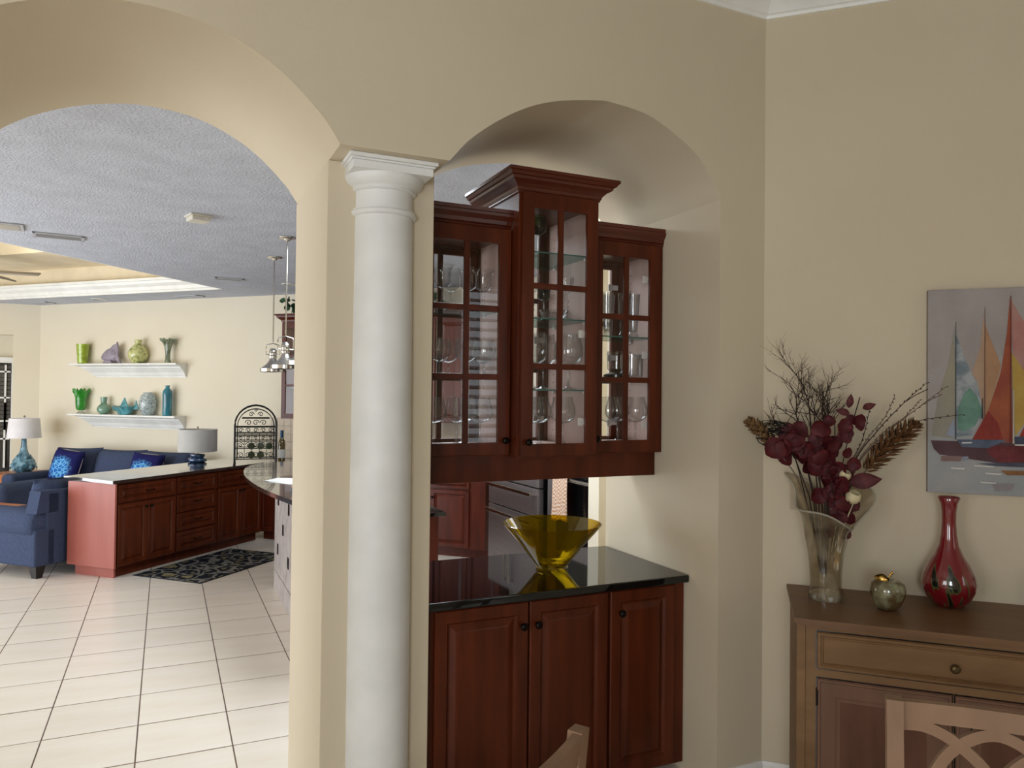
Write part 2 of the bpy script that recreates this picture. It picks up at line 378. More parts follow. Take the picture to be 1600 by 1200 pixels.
# dining crown moulding
prof=[(0,3.474),(.008,3.474),(.012,3.487),(.022,3.492),(.036,3.512),(.058,3.53),(.064,3.545),(.074,3.547),(.078,3.565),(0,3.565)]
def crown(name,p,q_,n1,m0,m1,pr=prof,mt='white',kind='structure',parent=None):
    """mitred moulding: m0,m1 = slide of each end per unit projection along the run"""
    d=(Vector(q_)-Vector(p)).normalized(); vs=[];fs=[]
    for e,m in ((p,m0),(q_,m1)):
        for o,z in pr: vs.append((e[0]+n1[0]*o+d.x*m*o,e[1]+n1[1]*o+d.y*m*o,z))
    n=len(pr)
    for k in range(n): fs.append((k,(k+1)%n,n+(k+1)%n,n+k))
    fs.append(tuple(range(n))[::-1]); fs.append(tuple(range(n,2*n)))
    o=MB().add(vs,fs).make(name,mt,parent,angle=20)
    if parent is None: o['kind']=kind
    return o
t=math.tan(math.radians(22.5))
crown('trim_crown_divider',(-3.2,F0),(2.475,F0),(0,-1),0,-t)
crown('trim_crown_right',(2.475,F0),(4.203,.884),(-.7071,-.7071),t,0)
for nm,p,q_,nn in (('baseboard_right',(2.475,F0),(4.203,.884),(-.7071,-.7071)),('baseboard_jamb',(2.225,F0),(2.475,F0),(0,-1))):
    crown(nm,p,q_,nn,0,0,[(0,0),(.015,0),(.015,.085),(.008,.1),(0,.1)])
print('structure ok')
# ================================================================== COLUMN
cx,cy=.750,2.822
col=thing('column','round white plaster column with square capital in front of the beige pier','column',(cx,cy,0))
MB().lathe([(.0,0),(.122,0),(.1225,.6),(.121,1.2),(.117,1.9),(.1135,2.412)],48).make('shaft','column',col,angle=60)
MB().lathe([(.1135,2.408),(.124,2.410),(.1285,2.418),(.1285,2.424),(.124,2.430),(.121,2.431),(.121,2.436),(.113,2.438)],48).make('astragal','column',col,angle=50)
MB().lathe([(.1125,2.435),(.1125,2.502)],48).make('neck','column',col,angle=60)
MB().lathe([(.1125,2.500),(.122,2.502),(.1255,2.507),(.122,2.513),(.124,2.516),(.135,2.522),(.147,2.534),(.153,2.548),(.1535,2.556),(.0,2.557)],48).make('echinus','column',col,angle=50)
ab=MB()
for (h,z0,z1) in ((.152,2.556,2.585),(.158,2.585,2.593),(.167,2.593,2.6075)): ab.box(-h,h,-h,h,z0,z1,.003)
ab.make('abacus','column',col)

# ================================================================== cabinet helpers
PANEL=[(0,-.017),(.004,-.021),(.050,-.021),(.054,-.015),(.060,-.008),(.066,-.008),(.088,-.018),(.094,-.0195)]
def panel_door(parent,x0,x1,z0,z1,y=0,m='cherry',name='door',rings=None,w=1.0):
    R=rings or PANEL; mn=min(x1-x0,z1-z0)
    s=min(w,(mn/2-.012)/R[-1][0])
    d=MB().nested(0,x1-x0,0,z1-z0,[(a*s,b) for a,b in R],back=0).make(name,m,parent,smooth=False)
    d.location=(x0,y,z0); return d
def knob(parent,x,z,y=-.02,r=.0155,m='bronze',name='knob',lab=None):
    k=MB().lathe([(0,.0),(r*.55,0),(r*.42,.004),(r*.38,.012),(r*.8,.016),(r,.021),(r*.95,.026),(r*.55,.031),(r*.3,.032),(r*.25,.035),(0,.0355)],16)
    k.xf(Matrix.Rotation(PI/2,4,'X')); o=k.make(name,m,parent,angle=60); o.location=(x,y,z); return o
def glass_door(parent,x0,x1,z0,z1,y,rows=3,flip=False,m='cherry',st=.058,tr=.068,br=.055,mu=.026,kn=None,hinge=None):
    """front towards -y unless flip"""
    W=x1-x0;H=z1-z0; mb=MB(); sg=1 if not flip else -1
    ya,yb=(-.02,0) if not flip else (0,.02)
    mb.box(0,st,ya,yb,0,H,.0025); mb.box(W-st,W,ya,yb,0,H,.0025); mb.box(st-.001,W-st+.001,ya,yb,0,br,.0025); mb.box(st-.001,W-st+.001,ya,yb,H-tr,H,.0025)
    d=mb.make('door',m,parent); d.location=(x0,y,z0)
    ph=(H-tr-br-(rows-1)*mu)/rows; pw=(W-2*st-mu)/2
    mb=MB(); mb.box(st+pw,st+pw+mu,ya+.002,yb-.002,br,H-tr,.003)
    for r in range(1,rows): 
        zz=br+r*ph+(r-1)*mu; mb.box(st,W-st,ya+.003,yb-.003,zz,zz+mu,.003)
    mb.make('muntins',m,d)
    for r in range(rows):
        for c in range(2):
            xx=st+c*(pw+mu); zz=br+r*(ph+mu)
            MB().add([(xx,(ya+yb)/2,zz),(xx+pw,(ya+yb)/2,zz),(xx+pw,(ya+yb)/2,zz+ph),(xx,(ya+yb)/2,zz+ph)],[(0,1,2,3)]).make('pane','pane',d,smooth=False)
    if kn: knob(d,kn[0]-x0,kn[1]-z0)
    if hinge:
        hm=MB()
        for hz in hinge:
            h=MB().box(-.02,.012,-.002,.012,hz-.013,hz+.013,.002).box(-.045,-.02,.0,.007,hz-.018,hz+.018,.002)
            if flip: h.xf(Matrix.Diagonal((1,-1,1,1)))
            o=h.make('hinge','nickel_white',d); o.location=(W-st+.018,.004 if not flip else -.004,-z0)
    return d
M['nickel_white']=mat('bright_hinge','E4E2DE',.3,metal=.2)
def carcass(parent,x0,x1,y0,y1,z0,z1,m='cherry',mi='cherry_in',gs=(),face=.02,fw=.028,pin=True):
    t=.018
    MB().box(x0+.0008,x0+t,y0,y1,z0+.0008,z1-.0008).make('side_panel',m,parent,smooth=False)
    MB().box(x1-t,x1-.0008,y0,y1,z0+.0008,z1-.0008).make('side_panel',m,parent,smooth=False)
    MB().box(x0+t,x0+t+.002,y0+.03,y1-.02,z0+t,z1-t).make('side_lining',mi,parent,smooth=False)
    MB().box(x1-t-.002,x1-t,y0+.03,y1-.02,z0+t,z1-t).make('side_lining',mi,parent,smooth=False)
    MB().box(x0+t,x1-t,y0,y1,z0,z0+.045).make('bottom_panel',mi,parent,smooth=False)
    MB().box(x0+t,x1-t,y0,y1,z1-t-.02,z1).make('top_panel',m,parent,smooth=False)
    for z in gs:
        g=MB().box(x0+t+.004,x1-t-.004,y0+.035,y1-.03,z-.006,z); g.make('glass_shelf','shelfg',parent,smooth=False)
        for ya in (y0+.034,y1-.0302): MB().box(x0+t+.004,x1-t-.004,ya,ya+.0012,z-.006,z).make('shelf_edge','shelfe',parent,smooth=False)
        for ya in (y0+.06,y1-.1): MB().box(x1-t-.016,x1-t-.002,ya,ya+.012,z-.018,z-.006,.003).make('shelf_clip','nickel_white',parent)
    if pin:
        p=MB()
        k=z0+.1
        while k<z1-.1:
            for yy in (y0+.07,y1-.08): p.box(x1-t-.003,x1-t-.0015,yy,yy+.005,k,k+.005)
            k+=.04
        tag(p.make('shelf_pin_holes','bronze',parent,smooth=False),kind='stuff')
def box_crown(parent,x0,x1,y0,y1,pr,left=True,right=True,m='cherry_c',name='crown'):
    """crown around left/front/right of a box top; pr=(projection,z) profile"""
    n=len(pr); vs=[];fs=[]
    pts=[(x0,y1,-1,0),(x0,y0,-1,-1),(x1,y0,1,-1),(x1,y1,1,0)]
    if not left: pts=[(x0,y0,0,-1)]+pts[2:]
    if not right: pts=pts[:-2]+[(x1,y0,0,-1)]
    for x,y,a,b in pts:
        for o,z in pr: vs.append((x+a*o,y+b*o,z))
    for e in range(len(pts)-1):
        for k in range(n-1): fs.append((e*n+k,e*n+k+1,(e+1)*n+k+1,(e+1)*n+k))
    # lid
    fs.append(tuple(e*n+n-1 for e in range(len(pts)))); 
    fs.append(tuple(range(n))+((0,) if False else ())); fs.append(tuple((len(pts)-1)*n+k for k in range(n)))
    return MB().add(vs,fs).make(name,m,parent,angle=25)

# ================================================================== PASS-THROUGH CABINETS
XL,X1,X2,XR=.957,1.392,1.797,2.217
lower=thing('base_cabinet','dark cherry base cabinet with three doors under the pass-through counter','cabinet')
MB().box(XL,2.214,2.846,3.50,.04,.878).make('body','cherry',lower,smooth=False)
MB().box(XL,2.214,2.915,3.48,.0,.04).make('toe_kick','cherry',lower,smooth=False)
for k,(a,b,kx) in enumerate(((.985,1.397,1.368),(1.405,1.789,1.436),(1.803,2.150,1.852))):
    d=panel_door(lower,a,b,.052,.872,2.846); knob(d,kx-a,.775-.052,r=.0165)
ctr=tag(MB().box(XL-.004,2.2165,2.806,3.535,.879,.914,.006).make('countertop','black_granite'),'black polished granite countertop of the arched pass-through under the glass bowl','countertop')

def upper(name,label,x0,x1,y0,y1,z0,z1,dx0,dx1,gs,kx,pr,left,right,hinge):
    t=thing(name,label,'cabinet')
    carcass(t,x0,x1,y0,y1,z0,z1,gs=gs)
    # face frames front and back
    for (ya,yb) in ((y0-.0015,y0+.02),(y1-.02,y1+.0015)):
        mb=MB(); mb.box(x0,dx0+.02,ya,yb,z0,z1); mb.box(dx1-.02,x1,ya,yb,z0,z1); mb.box(dx0+.02,dx1-.02,ya,yb,z1-.05,z1); mb.box(dx0+.02,dx1-.02,ya,yb,z0,z0+.04)
        mb.make('face_frame','cherry',t,smooth=False)
    glass_door(t,dx0,dx1,z0+.008,z1-.008,y0-.0015,kn=(kx,z0+.072),hinge=hinge)
    glass_door(t,dx0,dx1,z0+.008,z1-.008,y1+.0015,flip=True,hinge=hinge)
    box_crown(t,x0,x1,y0,y1,pr,left,right)
    return t
sidepr=[(0,2.478),(.006,2.478),(.010,2.486),(.006,2.490),(.012,2.494),(.014,2.510),(.028,2.528),(.030,2.540),(.024,2.545),(.027,2.560),(0,2.560)]
cenpr=[(0,2.630),(.006,2.630),(.006,2.637),(.010,2.642),(.014,2.654),(.028,2.668),(.048,2.679),(.052,2.690),(.060,2.693),(.068,2.705),(.074,2.708),(.074,2.722),(0,2.722)]
upL=upper('wall_cabinet','cherry glass-door wall cabinet left of the tall one, beside the white column',XL,X1,3.035,3.36,1.466,2.482,.968,1.386,(1.822,2.12),1.358,sidepr,False,False,None)
upR=upper('wall_cabinet','cherry glass-door wall cabinet on the right, against the pass-through side wall',X2,XR,3.035,3.36,1.466,2.482,1.806,2.190,(1.823,2.03),1.828,sidepr,False,False,(1.60,1.94,2.31))
upC=upper('wall_cabinet','tall centre cherry glass-door cabinet with flared crown moulding, projecting forward',X1,X2,2.955,3.42,1.462,2.640,1.403,1.787,(1.766,2.088,2.385),1.434,cenpr,True,True,(1.62,2.02))
val=tag(MB().box(XL,2.2165,3.085,3.32,1.349,1.466,.002).make('valance_board','cherry'),'plain cherry valance board running under the three glass-door cabinets','valance')

# ------------------------------------------------------------------ glassware
def stem_profile(h,bw,bh,rim,foot,kind='round'):
    b0=h-bh; p=[(foot,0),(foot*.95,.003),(foot*.4,.008),(.006,.02),(.0048,b0*.5),(.0048,b0*.85),(.009,b0)]
    if kind=='round': p+=[(bw*.55,b0+bh*.1),(bw*.88,b0+bh*.27),(bw,b0+bh*.45),(bw*.97,b0+bh*.62),((bw+rim)/2*.99,b0+bh*.82),(rim,h)]
    elif kind=='tulip': p+=[(bw*.5,b0+bh*.05),(bw*.85,b0+bh*.17),(bw,b0+bh*.36),(bw*.96,b0+bh*.6),(rim*1.04,b0+bh*.85),(rim,h)]
    elif kind=='bell': p+=[(bw*.6,b0+bh*.08),(bw*.86,b0+bh*.25),(bw*.82,b0+bh*.5),(bw*.92,b0+bh*.8),(rim,h)]
    elif kind=='angle': p+=[(bw*.5,b0+bh*.06),(bw,b0+bh*.28),(bw*.98,b0+bh*.33),((bw+rim)/2,b0+bh*.65),(rim,h)]
    elif kind=='cone': p+=[(bw*.3,b0+bh*.2),(rim,h)]
    return p
protoG={}
def ware(key,prof,name,cat,label,x,y,z,m='glass',grp=None,parts=None,seg=20):
    if key not in protoG:
        r=thing(name,None,cat); ps=parts(prof,r) if parts else [MB().lathe(prof,seg).make('bowl',m,r,angle=70)]
        protoG[key]=r; o=r
    else: o=copy_tree(protoG[key])
    o.location=(x,y,z); o['label']=label; o['category']=cat
    if grp: o['group']=grp
    return o
def gobletparts(split):
    def f(prof,r):
        k=split; MB().lathe(prof[:k+1],16).make('stem','glass',r,angle=70); MB().lathe([(.0001,prof[k][1])]+prof[k:],22).make('bowl','glass',r,angle=70)
    return f
gob=lambda key,prof,label,x,y,z,grp: ware(key,prof,'wine_glass','glass',label,x,y,z,grp=grp,parts=gobletparts(6))
bell=stem_profile(.185,.044,.10,.052,.036,'bell'); rnd=stem_profile(.165,.053,.105,.042,.036,'round')
ang=stem_profile(.215,.062,.115,.043,.038,'angle'); bal=stem_profile(.225,.060,.125,.045,.038,'tulip'); big=stem_profile(.26,.068,.15,.052,.04,'tulip')
gA='wine glasses in the left glass-door cabinet'; gB='wine glasses in the tall centre cabinet'; gC='glasses in the right glass-door cabinet'
for i,(x,y,l) in enumerate([(1.095,3.10,'flared wine goblet on the top shelf of the left cabinet, nearest the pier'),(1.17,3.20,'flared wine goblet at the back of the left cabinet top shelf, behind the first'),(1.225,3.12,'flared wine goblet on the left cabinet top shelf, behind the centre muntin'),(1.305,3.14,'flared wine goblet standing alone in the top right pane of the left cabinet')]): gob('bell',bell,l,x,y,2.1205,gA)
for i,(x,y,l) in enumerate([(1.09,3.12,'round-bowled wine glass on the middle shelf of the left cabinet, nearest the pier'),(1.165,3.21,'round-bowled wine glass at the back of the middle shelf, left cabinet'),(1.215,3.11,'round-bowled wine glass beside the centre muntin, left cabinet middle shelf'),(1.30,3.11,'round-bowled wine glass in front, middle right pane of the left cabinet'),(1.345,3.23,'round-bowled wine glass at the back right of the left cabinet middle shelf')]): gob('round',rnd,l,x,y,1.8225,gA)
for i,(x,y,l) in enumerate([(1.07,3.13,'angular-bowled wine glass on the left cabinet floor, nearest the pier'),(1.185,3.15,'angular-bowled wine glass on the left cabinet floor, left of the muntin'),(1.30,3.15,'angular-bowled wine glass on the left cabinet floor, front of the right pane'),(1.27,3.27,'angular-bowled wine glass on the left cabinet floor, behind its neighbour')]): gob('ang',ang,l,x,y,1.511,gA)
for (x,y,l) in [(1.50,3.05,'tall balloon wine glass on the centre cabinet floor, leftmost'),(1.60,3.15,'tall balloon wine glass on the centre cabinet floor, second from left'),(1.69,3.08,'tall balloon wine glass on the centre cabinet floor, right pane in front'),(1.55,3.30,'tall balloon wine glass at the back of the centre cabinet floor')]: gob('bal',bal,l,x,y,1.507,gB)
for (x,y,l) in [(1.52,3.06,'large burgundy glass on the lowest glass shelf of the tall cabinet, left pane'),(1.625,3.16,'large burgundy glass on the lowest glass shelf, behind the centre muntin'),(1.70,3.05,'large burgundy glass on the lowest glass shelf of the tall cabinet, right pane')]: gob('big',big,l,x,y,1.7665,gB)
M['greenglass']=glass('green_wine_glass',(.55,.72,.42),(.10,.2,.08)); M['darkglass']=glass('dark_teal_glass',(.10,.20,.19),(.03,.08,.08)); M['amber']=glass('amber_glass',(.85,.62,.25),(.4,.25,.05))
def colorgob(m):
    def f(prof,r): MB().lathe(prof[:7],16).make('stem','glass',r,angle=70); tag(MB().lathe([(.0001,prof[6][1])]+prof[6:],22).make('bowl',m,r,angle=70),'coloured glass bowl')
    return f
tag(ware('green',stem_profile(.19,.036,.09,.03,.03,'tulip'),'wine_glass','glass','green-bowled wine glass on the top glass shelf of the tall cabinet',1.565,3.10,2.3855,parts=colorgob('greenglass')))
ware('dark',stem_profile(.17,.035,.07,.033,.03,'bell'),'cordial_glass','glass','short glass with dark teal bowl on the second glass shelf of the tall cabinet',1.625,3.16,2.0885,parts=colorgob('darkglass'))
cs=[(.034,0),(.034,.005),(.012,.014),(.009,.03),(.016,.04),(.009,.05),(.015,.062),(.009,.075),(.016,.088),(.010,.10),(.013,.115),(.03,.135),(.037,.16),(.038,.20)]
ware('crystal',cs,'crystal_goblet','glass','beaded-stem crystal goblet on the second glass shelf, right pane of the tall cabinet',1.683,3.05,2.0885)
ware('crystal',cs,'crystal_goblet','glass','beaded-stem crystal goblet on the second glass shelf, far left of the tall cabinet',1.505,3.05,2.0885)
tum=[(.0,0),(.033,0),(.035,.01),(.040,.075),(.0385,.075),(.033,.012),(0,.012)]
for (x,y,l) in [(1.50,3.05,'cut-glass tumbler on the second glass shelf, far left in the tall cabinet'),(1.575,3.20,'cut-glass tumbler at the back of the second glass shelf, tall cabinet'),(1.64,3.04,'cut-glass tumbler on the second glass shelf, right of the muntin'),(1.73,3.06,'cut-glass tumbler on the second glass shelf, rightmost in the tall cabinet')]:
    pass
bowlp=[(0,.0),(.03,0),(.035,.004),(.06,.03),(.072,.062),(.070,.062),(.058,.032),(.034,.008),(0,.006)]
for (x,y,l) in [(1.50,3.20,'small cut-glass bowl at the back left of the tall cabinet top shelf'),(1.70,3.20,'small cut-glass bowl at the back right of the tall cabinet second shelf')]: ware('cut',bowlp,'glass_bowl','bowl',l,x,y,2.3855 if x<1.6 else 2.0885)
tall=[(0,0),(.026,0),(.027,.012),(.020,.02),(.024,.06),(.034,.215),(.0325,.215),(.022,.06),(.018,.03),(0,.028)]
for (x,y,l) in [(1.955,3.13,'tall pilsner glass in the right cabinet, leftmost on the glass shelf'),(2.01,3.20,'tall pilsner glass in the right cabinet, behind the left muntin side'),(2.04,3.10,'tall pilsner glass in the right cabinet, just left of the muntin'),(2.105,3.12,'tall pilsner glass standing alone in the right pane of the right cabinet')]:
    ware('pils',tall,'beer_glass','glass',l,x,y,2.0305,grp=gC)
ware('votive',[(0,0),(.05,0),(.055,.02),(.056,.125),(.054,.125),(.053,.02),(0,.018)],'hurricane_glass','glass','straight glass tumbler on the wooden-edged shelf, right pane of the right cabinet',2.12,3.15,1.8235)
hv=thing('candle_vase','clear glass vase with a thick black base in the right cabinet','vase',(2.01,3.12,1.8235)); MB().lathe([(.0,.001),(.058,.001),(.064,.008),(.064,.02),(.045,.03),(0,.031)],24).make('base','black',hv); MB().lathe([(.03,.031),(.045,.05),(.048,.12),(.044,.135)],24).make('bowl','glass',hv)
for (x,y,l) in [(1.965,3.12,'tall wine glass on the right cabinet floor, leftmost'),(2.055,3.18,'tall wine glass on the right cabinet floor, behind the muntin'),(2.11,3.10,'tall wine glass on the right cabinet floor, right pane')]: gob('bal2',bal,l,x,y,1.511,gC)

# ------------------------------------------------------------------ amber bowl on the counter
M['olive']=glass('olive_amber_glass',(.82,.66,.08),(.45,.33,.0),refl=1.3,body=(.42,.32,.01),bodyw=.10)
bw=thing('glass_bowl','large conical olive-amber glass bowl on the black granite counter','bowl',(1.685,3.165,.9145))
MB().lathe([(0,.003),(.074,.0),(.078,.008),(.072,.016),(.085,.03),(.150,.113),(.232,.207),(.237,.214),(.232,.217),(.226,.210),(.145,.118),(.078,.036),(.055,.026),(0,.022)],48).make('bowl','olive',bw,angle=60)

# ================================================================== SIDEBOARD
sb=thing('sideboard','weathered oak sideboard with one long drawer above panelled doors','sideboard',(2.512,2.575,0),-R45)
W=1.72;D=.547
MB().prism([(.050,-.004),(.078,-D),(W,-D),(W,-.004)],'z',.887,.905).prism([(.056,-.006),(.084,-D+.006),(W-.006,-D+.006),(W-.006,-.006)],'z',.877,.887).make('top','oak_top',sb)
MB().prism([(.066,-.01),(.094,-D+.02),(W-.02,-D+.02),(W-.02,-.01)],'z',.0,.8765).make('body','oak',sb,smooth=False)
MB().box(.086,.118,-D+.012,-D+.03,0,.877,.003).make('corner_post','oak',sb)
FR=-D+.02
OAKD=[(0,-.006),(.004,-.012),(.012,-.012),(.016,-.007),(.021,-.010),(.024,-.004),(.026,-.004)]
dr=MB().nested(0,W-.33,0,.138,OAKD,back=.0).make('drawer','oak',sb,smooth=False); dr.location=(.158,FR,.720)
MB().nested(0,W-.322,0,.146,[(0,-.0005),(.004,-.0005)]).make('drawer_gap_shade','black',sb,smooth=False).location=(.154,FR,.716)  # black sheet painted in for the shade around the drawer front
knob(dr,.612-.158,.064,y=-.004,r=.0165,name='knob',m=mat('antique_brass_knob','6E5F42',.3,metal=.9)); knob(dr,1.25,.064,y=-.004,r=.0165,m=bpy.data.materials['antique_brass_knob'])
OD=[(0,-.008),(.004,-.013),(.010,-.013),(.014,-.008),(.062,-.0065),(.068,-.004),(.072,-.003),(.08,-.003)]
for k,(a,b) in enumerate(((.159,.606),(.616,1.07),(1.08,1.54))):
    MB().nested(0,b-a+.008,0,.60,[(0,-.0005),(.004,-.0005)]).make('door_gap_shade','black',sb,smooth=False).location=(a-.004,FR,.088)  # black sheet gives the dark outline of shade around each door
    d=MB().nested(0,b-a,0,.592,OD,back=0).make('door','oak_p',sb,smooth=False); d.location=(a,FR,.092)
    MB().nested(.08,b-a-.08,.08,.592-.08,[(0,-.0035),(.003,-.0035)]).make('door_panel',mat('oak_inset_panel','6A4636',.5,spec=.3,col2='5A3A2C',nscale=3,stretch=(5,5,.7)) if k==0 else bpy.data.materials['oak_inset_panel'],d,smooth=False)
    MB().box(-.004,.004,-.016,-.01,.49,.55,.002).make('hinge','bronze',d)
    if k: MB().tube([(.045,-.012,.44),(.045,-.03,.45),(.045,-.034,.48),(.045,-.03,.51),(.045,-.012,.52)],.004,8).make('pull','bronze',d)

# ------------------------------------------------------------------ things on the sideboard
M['vaseg']=glass('smoked_mercury_glass',(.80,.75,.64),(.34,.29,.20),refl=2.4,body=(.36,.30,.20),bodyw=.33,noise=9,rough=.04)
vz=.9055
va=thing('glass_vase','tall handkerchief glass vase holding dried flowers on the sideboard','vase',(2.508,2.284,vz),-R45)
def wob(r,z,a):
    k=max(0,(z-.2)/.28)**1.5; f=1+.035*math.sin(6*a)+.17*k*math.sin(3*a+.6)+.09*k*math.sin(5*a+1)
    return r*f, z+(-.10*k*(.5+.5*math.cos(a+1.15))**2*1.6+.035*k*math.sin(3*a))*1
MB().lathe([(.066,.0),(.067,.02),(.060,.06),(.063,.12),(.070,.19),(.083,.25),(.10,.33),(.125,.41),(.152,.475)],64,wob=wob).make('body','vaseg',va,angle=80)
MB().lathe([(0,.002),(.064,.002),(.066,.02),(.058,.028),(0,.03)],32).make('base',glass('thick_glass_base',(.8,.8,.76),(.3,.3,.28),refl=2,body=(.7,.7,.66),bodyw=.4,noise=40),va)
rimp=[]
for i in range(64):
    a=2*PI*i/64; r,z=wob(.152,.475,a); rimp.append((r*math.cos(a),r*math.sin(a),z))
MB().tube(rimp,.0042,8,closed=True).make('rim',glass('rim_glass',(.85,.83,.76),(.5,.47,.4),refl=1.6,body=(.75,.72,.62),bodyw=.35),va)

# dried arrangement: every stem is a thing of its own (local frame: x along the wall, z up)
M['twig']=mat('dark_twig','35261F',.85); M['twig_l']=mat('grey_twig','6B5A4C',.85); M['burg']=mat('burgundy_leaf','5A1A20',.6,col2='3C1014',nscale=30,spec=.3)
M['burg2']=mat('muted_burgundy_leaf','643034',.65,col2='461E22',nscale=30,spec=.3); M['gold']=mat('golden_brown_cone','7C5B34',.5,col2='4E3721',nscale=40); M['conev']=mat('rust_brown_plume','6A4420',.6,col2='4A2D14',nscale=40)
M['pod']=mat('cream_pod','D8CBA3',.55); M['blackf']=mat('black_curl','17130F',.6)
def stemthing(name,label,cat,grp=None): return thing(name,label,cat,(2.508,2.284,vz),-R45,grp)
def branch(mb,p,d,L,r,depth,spread=.5,seg=5,bend=.25,kids=3):
    pts=[Vector(p)]; d=Vector(d).normalized(); rs=[r]
    for i in range(seg):
        d=(d+Vector((random.uniform(-1,1),random.uniform(-.5,.5),random.uniform(-.6,.9)))*bend*.5).normalized()
        pts.append(pts[-1]+d*(L/seg)); rs.append(r*(1-.5*(i+1)/seg))
        if depth>0 and i>0:
            for k in range(kids):
                if random.random()<.55:
                    dd=(d+Vector((random.uniform(-1,1),random.uniform(-.6,.6),random.uniform(-.4,.6)))*spread).normalized()
                    branch(mb,pts[-1],dd,L*random.uniform(.3,.5),rs[-1]*.75,depth-1,spread,4,bend,kids-1)
    mb.tube([tuple(v) for v in pts],rs,4)
random.seed(11)
for k,(tx,tz,L,dep,l) in enumerate([(-.06,.70,.34,2,'bushy dark dried twig rising highest above the middle of the vase'),(-.10,.66,.30,2,'bushy dark dried twig leaning left of the tallest one'),(-.01,.68,.27,2,'bushy dark dried twig just right of the tallest one, curling at the top'),(-.13,.60,.24,1,'sparse dark twig bending out to the left above the black curls'),(.025,.62,.34,1,'thin upright dark twig right of the bushy tangle'),(-.085,.58,.32,2,'low bushy dark twig between the black curls and the burgundy leaves'),(-.035,.60,.30,2,'knotted dark twig low in the middle of the tangle')]):
    t=stemthing('dried_twig',l,'dried plant','dried stems in the glass vase'); mb=MB()
    mb.tube([(tx*.15,.0,.1),(tx*.5,.0,.42),(tx,.01,tz)],[.003,.003,.0028],5); branch(mb,(tx,.01,tz),(tx*.8,.1,1),L*.82,.0034,dep,1.0,7,.6,4)
    mb.make('twig','twig',t)
t=stemthing('curled_twig','clump of black curled tendrils left of the burgundy leaves','dried plant','dried stems in the glass vase'); mb=MB()
for k in range(34):
    a=random.uniform(-.6,1.6); c0=Vector((-.185+random.uniform(-.03,.03),-.01,.685+random.uniform(-.03,.03))); r=random.uniform(.015,.05)
    mb.tube([tuple(c0+Vector((r*math.cos(a+s*.55)*1.2-.01,random.uniform(-.012,.012),r*math.sin(a+s*.55)*.75))) for s in range(7)],.0015,4)
mb.tube([(-.03,0,.2),(-.10,0,.5),(-.15,0,.68)],.002,4); mb.make('tendril','blackf',t)
# straight twigs to the right
rt_l=['long grey twig reaching farthest up right towards the sails','forked grey twig ending in front of the canvas edge','grey twig stretching almost level across the canvas edge','grey twig below the farthest-reaching pair, buds along it','short upright grey twig right of the vase centre','grey twig curving up between burgundy leaves and plume']
for k,(pts,l) in enumerate(zip([[(.02,0,.2),(.10,0,.55),(.19,0,.70),(.29,0,.82),(.37,0,.90)],[(.02,0,.2),(.11,0,.54),(.22,0,.69),(.34,0,.80),(.44,.01,.885)],[(.02,0,.2),(.12,.01,.56),(.24,.02,.68),(.34,.02,.745),(.50,.02,.775)],[(.02,0,.2),(.10,0,.53),(.20,0,.68),(.29,0,.76),(.345,0,.83)],[(.02,0,.2),(.08,0,.52),(.135,0,.66),(.165,0,.80)],[(.02,0,.2),(.09,0,.53),(.15,0,.66),(.22,0,.76),(.255,0,.845)]],rt_l)):
    t=stemthing('budded_twig',l,'dried plant','dried stems in the glass vase'); mb=MB(); c=cr(pts,6)
    mb.tube(c,[.0032-.0022*i/len(c) for i in range(len(c))],5)
    for i in range(10,len(c),1):
        d=(c[min(i+1,len(c)-1)]-c[i-1]).normalized(); sd=random.choice((-1,1)); pd=(d+Vector((-d.z,0,d.x))*sd*.7).normalized()
        mb.tube([c[i],c[i]+pd*.006,c[i]+pd*.011],[.0012,.0026,.0004],5)
    if k in (1,0): 
        s=c[int(len(c)*.72)]; e=cr([s,s+Vector((.04,0,.03)),s+Vector((.085,0,.055))],4); mb.tube(e,.0016,4)
    mb.make('twig','twig_l' if k%2 else 'twig',t)
# extra fine stalks in the neck
def leafmesh(w,h,cup=.25,n=9,point=0):
    """leaf in the xz plane, stalk at origin"""
    vs=[];fs=[]
    for j in range(n+1):
        v=j/n; wd=w/2*(math.sin(PI*min(1,v**.8))**(.6 if not point else .9)) if 0<v<1 else w*.01
        for i in (-1,-.5,0,.5,1): vs.append((i*wd,-cup*w*(i*i)*.5+.1*w*math.sin(v*PI),v*h))
    for j in range(n):
        for i in range(4): fs.append((j*5+i,j*5+i+1,j*5+6+i,j*5+5+i))
    return MB().add(vs,fs)
L1=leafmesh(.062,.058); L2=leafmesh(.05,.10,point=1)
me1=L1.make('leaf','burg',None); C.objects.unlink(me1); me1b=L1.make('leaf','burg2',None); C.objects.unlink(me1b); me2=L2.make('leaf','burg2',None); C.objects.unlink(me2)
lb=[('burgundy eucalyptus stem with broad leaves drooping left over the vase lip',[(0,.0,.2),(-.03,-.02,.5),(-.10,-.03,.60),(-.15,-.03,.66)],13,.088),
    ('burgundy eucalyptus stem filling the middle above the vase mouth',[(0,0,.2),(0,-.03,.44),(-.01,-.04,.56),(-.04,-.03,.68)],15,.08),
    ('burgundy leaf stem rising right, two pointed leaves at its tip',[(0,0,.2),(.05,-.02,.5),(.08,-.02,.66),(.125,-.02,.84)],12,.06),
    ('burgundy leaf stem hanging low over the front of the vase mouth',[(.02,0,.2),(.03,-.05,.36),(.02,-.06,.46),(.0,-.06,.54)],12,.068),
    ('burgundy leaf cluster packed inside the dip of the vase rim',[(.03,0,.16),(.045,-.03,.28),(.05,-.035,.36),(.06,-.04,.46)],15,.055),
    ('burgundy leaf stem at upper centre in front of the tangled twigs',[(0,0,.2),(.01,-.02,.5),(.03,-.02,.62),(.03,-.02,.76)],10,.065)]
